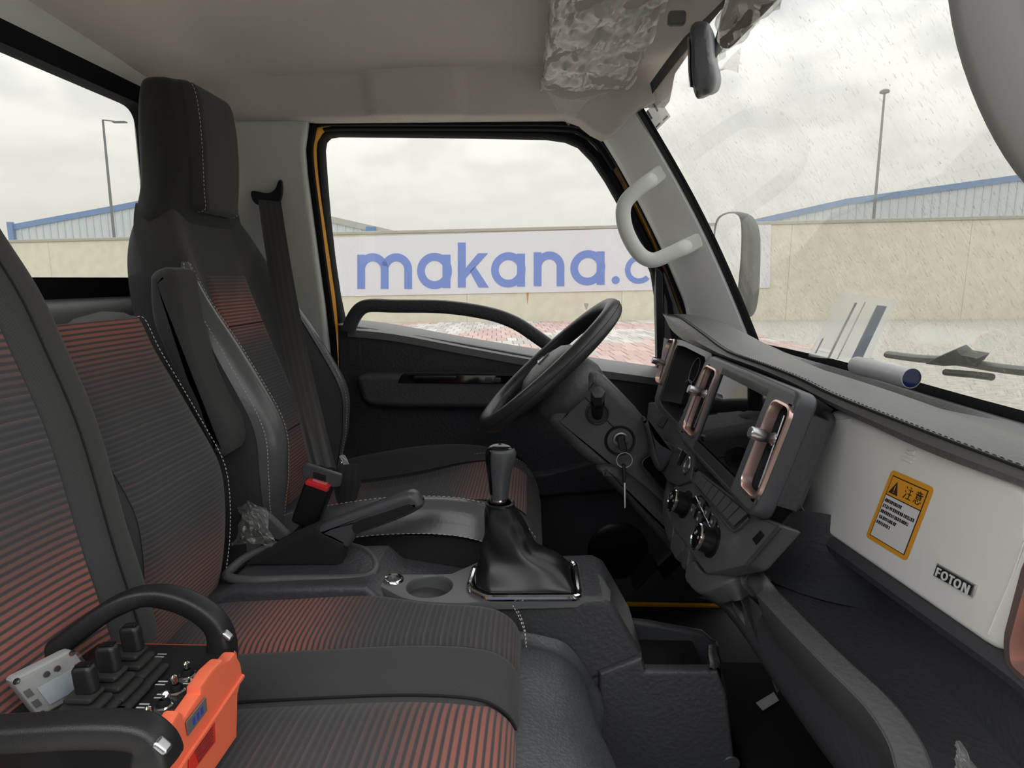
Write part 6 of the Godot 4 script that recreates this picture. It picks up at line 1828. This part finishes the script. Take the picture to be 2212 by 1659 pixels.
func make_mirrors() -> void:
	var o := thing("rear_view_mirror", "dark grey interior rear-view mirror hanging below the windscreen header", "mirror", uz(1515, 215, -1.0))
	var sec := smooth(pz([1487, 62, 1496, 44, 1512, 40, 1528, 45, 1535, 70, 1537, 120, 1544, 145, 1546, 175, 1536, 200, 1518, 207, 1503, 213, 1495, 195, 1490, 150, 1490, 100], -0.985), 44, true)
	var cen := Vector3.ZERO
	for p in sec: cen += p / sec.size()
	var rows := []
	for q in [[0.0, 0.55], [0.004, 0.8], [0.014, 0.96], [0.03, 1.0], [0.10, 0.98], [0.17, 0.92], [0.20, 0.7], [0.205, 0.3]]:
		rows.append(sec.map(func(p): return cen + (p - cen) * q[1] + Vector3(0.34 * q[0], 0.26 * q[0], -q[0])))
	var m := M.new().grid(rows, true); m.cap(rows[0]); m.crease = 50
	part("shell", m, mats.plastic_smooth, o)
	var g0 := uz(1489, 80, -1.0); var g1 := uz(1492, 188, -1.0)
	var gl := [g0, g1, g1 + Vector3(0.051, 0.04, -0.15), g0 + Vector3(0.051, 0.04, -0.15)]
	part("mirror_glass", M.new().slab(gl, Vector3(-0.003, 0, 0)), mats.mirror, o)
	part("stem", M.new().tube(smooth([cen + Vector3(0.01, 0.02, -0.10), cen + Vector3(0.05, 0.05, -0.10), Vector3(0.315, 2.07, -1.09)], 10), 0.009, 10), mats.plastic, o)
	# door mirror outside
	var d := thing("door_mirror", "tall grey door mirror outside the driver's window", "mirror", uz(1600, 690, -1.98))
	var mo := uz(1572, 560, -1.96); var mn := Vector3(-0.87, 0.06, 0.49).normalized()
	var ml := smooth(pp([1537, 500, 1546, 468, 1566, 457, 1592, 457, 1612, 468, 1624, 500, 1625, 560, 1622, 630, 1614, 672, 1600, 684, 1575, 660, 1552, 600, 1540, 550], mo - mn * 0.004, mn), 50, true)
	var mm := M.new().slab(ml, -mn * 0.045, 0.016, 4); mm.crease = 60
	part("housing", mm, mat(lin(0.10, 0.105, 0.11), 0.5), d)
	var mg := smooth(pp([1545, 505, 1553, 474, 1572, 462, 1590, 463, 1600, 480, 1601, 530, 1597, 590, 1590, 640, 1572, 640, 1556, 590, 1547, 545], mo, mn), 40, true)
	part("mirror_glass", M.new().slab(mg, -mn * 0.002), mats.mirror, d)
	part("bracket", M.new().tube([uz(1590, 670, -2.0), uz(1560, 720, -1.86), uz(1500, 745, -1.82)], 0.014, 10), mats.black, d)
func sheer(c: Color, a: float) -> StandardMaterial3D:
	var m := mat(Color(c.r, c.g, c.b, a), 0.7)
	m.transparency = BaseMaterial3D.TRANSPARENCY_ALPHA
	m.backlight_enabled = true; m.backlight = Color(1, 1, 1)
	return m
func make_on_screen() -> void:
	# sheet leaning against the glass
	var wn := Vector3(-0.87, -0.49, 0)
	var q := []
	for p in [[1822, 629], [1946, 643], [1882, 778], [1750, 768]]: q.append(meet_screen(p[0], p[1]) + wn * 0.006)
	var s := thing("paper_sheet", "thin translucent sheet with a blue stripe against the windscreen", "sheet", q[3])
	part("sheet", M.new().slab(q, wn * 0.0006), sheer(lin(0.86, 0.86, 0.82), 0.28), s)
	var P := func(u: float, v: float) -> Vector3: return q[0].lerp(q[1], u).lerp(q[3].lerp(q[2], u), v) + wn * 0.0012
	for t in [[0.74, 0.10, 0.90, 1.0, lin(0.28, 0.45, 0.60), 0.55], [0.36, 0.10, 0.40, 1.0, lin(0.30, 0.30, 0.29), 0.45], [0.52, 0.08, 0.54, 1.0, lin(0.40, 0.40, 0.38), 0.35], [0.10, 0.66, 0.13, 0.92, lin(0.25, 0.38, 0.50), 0.5]]:
		part("printed_stripe", M.new().slab([P.call(t[0], t[1]), P.call(t[2], t[1]), P.call(t[2], t[3]), P.call(t[0], t[3])], wn * 0.0003), glass(t[4], t[5]), s)
	var st := []
	for p in [[1398, 240], [1427, 210], [1452, 250], [1421, 280]]: st.append(meet_screen(p[0], p[1]) + wn * 0.004)
	var lb := thing("glass_label", "small pale label on the windscreen corner by the driver's pillar", "label", st[3])
	part("film", M.new().slab(st, wn * 0.0004), glass(lin(0.8, 0.8, 0.78), 0.5), lb)
	var T := func(u: float, v: float) -> Vector3: return st[0].lerp(st[1], u).lerp(st[3].lerp(st[2], u), v) + wn * 0.0008
	for r in [[0.06, 0.02, 0.18, 0.45], [0.56, 0.0, 0.66, 0.40], [0.08, 0.84, 0.40, 0.92], [0.6, 0.84, 0.9, 0.92]]:
		part("printed_line", M.new().slab([T.call(r[0], r[1]), T.call(r[2], r[1]), T.call(r[2], r[3]), T.call(r[0], r[3])], wn * 0.0003), glass(lin(0.25), 0.7), lb)
	# rolled white tube on the dash
	var a := uy(1850, 789, 1.452); var b := uy(1969, 817, 1.452)
	var d := (b - a).normalized()
	var L := a.distance_to(b)
	var t := thing("paper_roll", "white rolled tube with a dark blue end lying on the dashboard top", "roll", a)
	part("tube", M.new().lathe([[0.0175, 0.0], [0.0178, 0.004], [0.0178, L], [0.0165, L + 0.0006]], a, d, 28), mat(lin(0.62, 0.63, 0.65), 0.35), t)
	part("end_cap", M.new().lathe([[0.0, L - 0.001], [0.0162, L - 0.001]], a, d, 28), mat(lin(0.01, 0.025, 0.11), 0.1), t, "dark blue end")
	part("far_end", M.new().lathe([[0.0, 0.001], [0.0170, 0.001]], a, d, 28), mat(lin(0.5), 0.5), t)
	# wiper outside
	var w := thing("windscreen_wiper", "grey wiper arm lying along the foot of the windscreen", "wiper", meet_screen(2050, 830))
	var pth := []
	for p in [[1870, 786], [1930, 796], [2000, 803], [2100, 822], [2212, 838]]: pth.append(meet_screen(p[0], p[1]) + Vector3(0.045, 0.02, 0))
	part("arm", M.new().tube(smooth(pth, 24), 0.011, 10, true, 0.7), mat(lin(0.13, 0.135, 0.13), 0.5), w)
	var hb := []
	for p in [[1960, 800], [1985, 786], [2022, 770], [2034, 782], [2070, 790], [2060, 804], [2000, 806]]: hb.append(meet_screen(p[0], p[1]) + Vector3(0.03, 0.012, 0))
	part("joint", M.new().slab(hb, Vector3(0.02, 0.01, 0), 0.003), mat(lin(0.07), 0.6), w)
	var bl := []
	for p in [[2004, 818], [2060, 824], [2100, 830]]: bl.append(meet_screen(p[0], p[1]) + Vector3(0.03, 0.012, 0))
	part("blade", M.new().tube(bl, 0.006, 8), mats.black, w)
func make_controller() -> void:
	var o := thing("remote_control_box", "orange crane remote control box with black handles on the passenger seat", "remote control", Vector3(-0.43, 1.11, -0.52))
	var org := mat(lin(0.88, 0.17, 0.085), 0.4)
	var blk := grained(mat(lin(0.011, 0.011, 0.012), 0.45), mats.fine_n, 30.0, 0.25)
	var xf := -0.322
	# housing, wider at the top
	var hr := []
	for q in [[1.115, 0.02], [1.13, 0.006], [1.17, 0.0], [1.20, -0.002], [1.207, 0.0]]:
		hr.append(round_loop([Vector3(-0.545 + q[1], q[0], -0.395 - q[1]), Vector3(-0.332 - q[1], q[0], -0.395 - q[1]), Vector3(-0.332 - q[1], q[0], -0.632 + q[1]), Vector3(-0.545 + q[1], q[0], -0.632 + q[1])], 0.02, 4))
	var hm := M.new().grid(hr, true); hm.cap(hr[0])
	part("housing", hm, org, o)
	# front panel with its stepped top edge
	var fl := px_([510, 1409, 522, 1432, 526, 1458, 516, 1500, 514, 1592, 468, 1660, 420, 1720, 300, 1720, 318, 1668, 342, 1628, 352, 1620, 349, 1600, 374, 1560, 388, 1536, 397, 1540, 398, 1554, 408, 1536, 434, 1498, 434, 1484, 460, 1446, 483, 1424, 486, 1428, 498, 1424], xf)
	part("front_panel", M.new().slab(fl, Vector3(-0.016, 0, 0), 0.004, 2), org, o)
	part("front_ridge", M.new().tube(px_([524, 1460, 470, 1540, 400, 1640, 370, 1690], xf + 0.001), 0.0028, 6), org, o)
	var pl := px_([443, 1505, 446, 1535, 405, 1590, 400, 1560], xf + 0.001)
	part("name_plate", M.new().slab(pl, Vector3(0.0012, 0, 0), 0.0004, 1), mat(lin(0.20, 0.20, 0.19), 0.35, 0.4), o, "brushed grey plate with blue print")
	for k in 3:
		var f := 0.28 + 0.2 * k
		var c: Vector3 = pl[0].lerp(pl[3], f).lerp(pl[1].lerp(pl[2], f), 0.5) + Vector3(0.0014, 0, 0)
		part("plate_print", M.new().box(c, Vector3(0.0006, 0.007, 0.0035)), mat(lin(0.03, 0.05, 0.45), 0.5), o)
	var rl := px_([462, 1556, 464, 1602, 420, 1660, 406, 1690, 407, 1632], xf + 0.001)
	part("warning_label", M.new().slab(rl, Vector3(0.0012, 0, 0), 0.0004, 1), mat(lin(0.72, 0.035, 0.02), 0.4), o, "red label with dark lines of writing")
	for k in 6:
		var f := 0.14 + 0.14 * k
		var a: Vector3 = rl[0].lerp(rl[4], 0.12).lerp(rl[1].lerp(rl[2], 0.12), f) + Vector3(0.0016, 0, 0)
		var b: Vector3 = rl[0].lerp(rl[4], 0.85).lerp(rl[1].lerp(rl[2], 0.85), f) + Vector3(0.0016, 0, 0)
		part("text_line", M.new().tube([a, b], 0.0006, 4), mat(lin(0.10, 0.01, 0.01), 0.6), o)
	# black face plate with rim line
	var y := 1.21
	part("face_plate", M.new().slab(round_loop([Vector3(-0.54, 1.205, -0.40), Vector3(-0.337, 1.205, -0.40), Vector3(-0.337, 1.205, -0.627), Vector3(-0.54, 1.205, -0.627)], 0.018, 4), Vector3(0, 0.005, 0), 0.002, 2), blk, o)
	# printed marks
	for q in [[308, 1415], [350, 1413], [352, 1472], [312, 1521], [412, 1470], [350, 1500]]:
		var c := uy(q[0], q[1], y + 0.0006)
		for k in 2: part("printed_mark", M.new().box(c + Vector3(0, 0, 0.005 * k), Vector3(0.010, 0.0004, 0.0016)), mats.print, o)
	# three paddle levers on stepped bellows
	for q in [[281, 1396, 300, 1468], [231, 1443, 256, 1516], [181, 1492, 204, 1566]]:
		var b := uy(q[2], q[3], y)
		var lv := Node3D.new(); lv.name = "paddle_lever"; o.add_child(lv, true)
		lv.position = b - o.position
		var tp := uz(q[0], q[1], b.z - 0.004)
		for k in 4: part("bellows_ring", M.new().rbox(Transform3D(Basis(), b + Vector3(-0.005 - 0.002 * k, 0.004 + 0.0075 * k, -0.002 * k)), Vector3(0.054 - 0.009 * k, 0.006, 0.040 - 0.006 * k), 0.0028), mats.bellows, lv)
		var hh := maxf(tp.y - (b.y + 0.026), 0.03)
		part("paddle", M.new().rbox(Transform3D(Basis(Vector3.BACK, 0.06), Vector3(tp.x, b.y + 0.026 + hh / 2, b.z - 0.008)), Vector3(0.020, hh, 0.013), 0.005, 3), blk, lv)
		part("paddle_top", M.new().rbox(Transform3D(Basis(Vector3.BACK, 0.1), Vector3(tp.x, b.y + 0.0265 + hh, b.z - 0.008)), Vector3(0.014, 0.002, 0.008), 0.001), mats.gloss, lv)
	# four toggle switches
	for q in [[406, 1464, 402, 1432], [382, 1497, 374, 1462], [354, 1530, 358, 1496], [328, 1566, 318, 1530]]:
		var b := uy(q[0], q[1], y)
		var tip := uz(q[2], q[3], b.z)
		var tg := Node3D.new(); tg.name = "toggle_switch"; o.add_child(tg, true)
		tg.position = b - o.position
		part("nut", M.new().lathe([[0.0095, 0.0], [0.0095, 0.0035], [0.007, 0.0045]], b, Vector3.UP, 6), mats.chrome, tg)
		part("boot", M.new().lathe([[0.0068, 0.004], [0.0055, 0.008], [0.003, 0.010]], b, Vector3.UP, 16), mats.rubber, tg)
		part("bat", M.new().tube([b + Vector3(0, 0.006, 0), b.lerp(tip, 0.6) + Vector3(0, 0.003, 0), tip, tip + (tip - b).normalized() * 0.002], [0.0018, 0.0026, 0.0036, 0.0012], 12), mats.chrome, tg)
	# display module under clear plastic
	var d0 := uy(85, 1551, 1.214); var d1 := uy(213, 1478, 1.214); var d3 := uy(22, 1471, 1.262); var d2 := d1 + (d3 - d0)
	var dn := (d1 - d0).cross(d3 - d0).normalized()
	if dn.y < 0: dn = -dn
	var dm := part("display_module", M.new().slab(round_loop([d0, d1, d2, d3], 0.006, 3), -dn * 0.014, 0.003, 2), mat(lin(0.33, 0.34, 0.34), 0.35), o)
	var Q := func(u: float, v: float) -> Vector3: return d0.lerp(d1, u).lerp(d3.lerp(d2, u), v) + dn * 0.0006
	part("display_glass", M.new().slab([Q.call(0.22, 0.16), Q.call(0.80, 0.16), Q.call(0.80, 0.62), Q.call(0.22, 0.62)], dn * 0.001), mat(lin(0.42, 0.46, 0.52), 0.04), dm)
	for t in [[0.04, 0.24], [0.04, 0.52], [0.86, 0.24], [0.86, 0.52]]:
		part("soft_key", M.new().slab([Q.call(t[0], t[1]), Q.call(t[0] + 0.1, t[1]), Q.call(t[0] + 0.1, t[1] + 0.16), Q.call(t[0], t[1] + 0.16)], dn * 0.001), mat(lin(0.08), 0.4), dm)
	for t in [[0.06, 0.06], [0.94, 0.06], [0.06, 0.94], [0.94, 0.94], [0.45, 0.78], [0.62, 0.78]]:
		part("screw", M.new().lathe([[0.0, 0.002], [0.0025, 0.0016], [0.003, 0.0]], Q.call(t[0], t[1]), dn, 12), mats.black, dm)
	part("clear_cover", M.new().slab(round_loop([d0 + dn * 0.004, d1 + dn * 0.004, d2 + dn * 0.004, d3 + dn * 0.004], 0.006, 3), dn * 0.003, 0.001, 1), glass(lin(0.85), 0.02), dm)
	# carrying bars at the far and near sides
	var far := smooth(pz([478, 1432, 480, 1395, 474, 1362, 456, 1336, 424, 1312, 384, 1295, 340, 1286, 300, 1290, 250, 1310, 200, 1342, 150, 1380, 100, 1418, 50, 1460, 10, 1500], -0.635), 60)
	for i in far.size():
		var s: float = EYE.z + far[i].z
		var k := lerpf(0.625, 0.565, smoothstep(0.3, 1.0, i / 60.0)) / 0.635
		far[i] = EYE + (far[i] - EYE) * k
	var near := smooth(pz([340, 1640, 334, 1608, 316, 1586, 280, 1577, 220, 1575, 150, 1577, 80, 1582, 10, 1586, -60, 1590, -120, 1600], -0.40), 60)
	for k in 2:
		var p: Array = far if k == 0 else near
		var rows := []
		for i in p.size():
			var t: Vector3 = (p[mini(i + 1, p.size() - 1)] - p[maxi(i - 1, 0)]).normalized()
			var upv := Vector3(-t.y, t.x, 0)
			if i > 8 and upv.y < 0: upv = -upv
			if i <= 8 and upv.x < 0: upv = -upv
			var wd := 0.013 + 0.004 * smoothstep(0.8, 1.0, 1.0 - float(i) / p.size())
			var row := []
			for j in 16:
				var w := TAU * j / 16
				row.append(p[i] + upv * signf(cos(w)) * pow(absf(cos(w)), 0.6) * wd * 0.9 + Vector3(0, 0, 1) * signf(sin(w)) * pow(absf(sin(w)), 0.6) * wd)
			rows.append(row)
		var bm := M.new().grid(rows, true); bm.cap(rows[0]); bm.cap(rows[-1]); bm.crease = 60
		part("carry_bar", bm, blk, o)
		var cp: Vector3 = p[8] + Vector3(0.012, 0.004, 0.008)
		part("bar_clip", M.new().rbox(Transform3D(Basis(Vector3.BACK, -0.8), cp), Vector3(0.013, 0.006, 0.010), 0.0028, 3), mats.satin, o, "shiny clip on the carrying bar")
func make_scraps() -> void:
	# label on the bulkhead equipment in the footwell
	var lb := py_([1633, 1513, 1672, 1490, 1683, 1508, 1648, 1530], 0.80)
	var eq := thing("footwell_unit", "black control unit on the passenger footwell floor", "unit", Vector3(0.5, 0.661, -1.1))
	part("case", M.new().rbox(Transform3D(Basis(), Vector3(0.50, 0.728, -1.08)), Vector3(0.26, 0.13, 0.34), 0.012), mats.rubber, eq)
	single("paper_label", M.new().slab(lb.map(func(p): return Vector3(p.x, 0.7945, p.z)), Vector3(0, 0.0006, 0)), mat(lin(0.55, 0.56, 0.60), 0.6), "small white printed label on the black footwell unit", "label")
	# clear plastic scraps
	var s1 := [pz([505, 1095, 540, 1085, 575, 1100], -1.06), pz([520, 1130, 550, 1125, 590, 1150], -1.05), pz([500, 1180, 540, 1175, 600, 1190], -1.04)]
	var m1 := M.new().grid(crumple(net(s1, 26, 26), 0.016, 90, 40.0)); m1.crease = 25
	single("plastic_scrap", m1, film_mat(0.08), "crumpled clear plastic film tucked beside the driver's seat", "plastic film")
	var s2 := [pz([2062, 1598, 2068, 1596, 2074, 1600], -0.50), pz([2058, 1640, 2085, 1635, 2105, 1650], -0.495), pz([2060, 1700, 2100, 1700, 2150, 1700], -0.49)]
	var m2 := M.new().grid(crumple(net(s2, 20, 20), 0.008, 95, 50.0)); m2.crease = 25
	single("plastic_scrap", m2, film_mat(0.12), "corner of clear plastic film on the passenger shelf", "plastic film")
	var s3 := [pz([733, 985, 742, 982, 748, 990], -1.16), pz([740, 1000, 750, 998, 757, 1008], -1.16), pz([744, 1010, 752, 1010, 760, 1012], -1.16)]
	single("plastic_scrap", M.new().grid(crumple(net(s3, 8, 8), 0.004, 97, 60.0)), film_mat(0.4), "bit of pale plastic film by the seat belt tongue", "plastic film")
# the lorry standing alongside, which keeps the sky off the passenger side
func make_neighbour() -> void:
	var o := thing("parked_lorry", "dark blue box lorry parked close beside the open passenger door", "lorry", Vector3(-2.2, ground_y(-2.2), 3.8))
	var paint := mat(lin(0.03, 0.04, 0.07), 0.5)
	part("box_body", M.new().rbox(Transform3D(Basis(), Vector3(-2.6, 2.2, 3.8)), Vector3(6.4, 2.4, 2.3), 0.04), paint, o)
	part("cab", M.new().slab([Vector3(0.7, 0.75, 2.75), Vector3(2.5, 0.75, 2.75), Vector3(2.55, 1.6, 2.75), Vector3(2.1, 2.75, 2.75), Vector3(0.7, 2.8, 2.75)], Vector3(0, 0, 2.1), 0.06, 3), paint, o)
	part("cab_window", M.new().slab([Vector3(1.0, 1.75, 2.745), Vector3(2.25, 1.75, 2.745), Vector3(1.98, 2.5, 2.745), Vector3(1.0, 2.5, 2.745)], Vector3(0, 0, 0.01)), mats.gloss, o)
	part("chassis", M.new().box(Vector3(-1.7, 0.82, 3.8), Vector3(8.2, 0.25, 0.9)), mats.black, o)
	for q in [-4.4, -3.4, 1.5]:
		for z in [2.9, 4.7]:
			part("wheel", M.new().lathe([[0.0, -0.13], [0.3, -0.13], [0.46, -0.12], [0.48, -0.05], [0.48, 0.05], [0.46, 0.12], [0.3, 0.13], [0.0, 0.13]], Vector3(q, ground_y(q) + 0.48, z), Vector3.BACK, 28), mats.rubber, o)
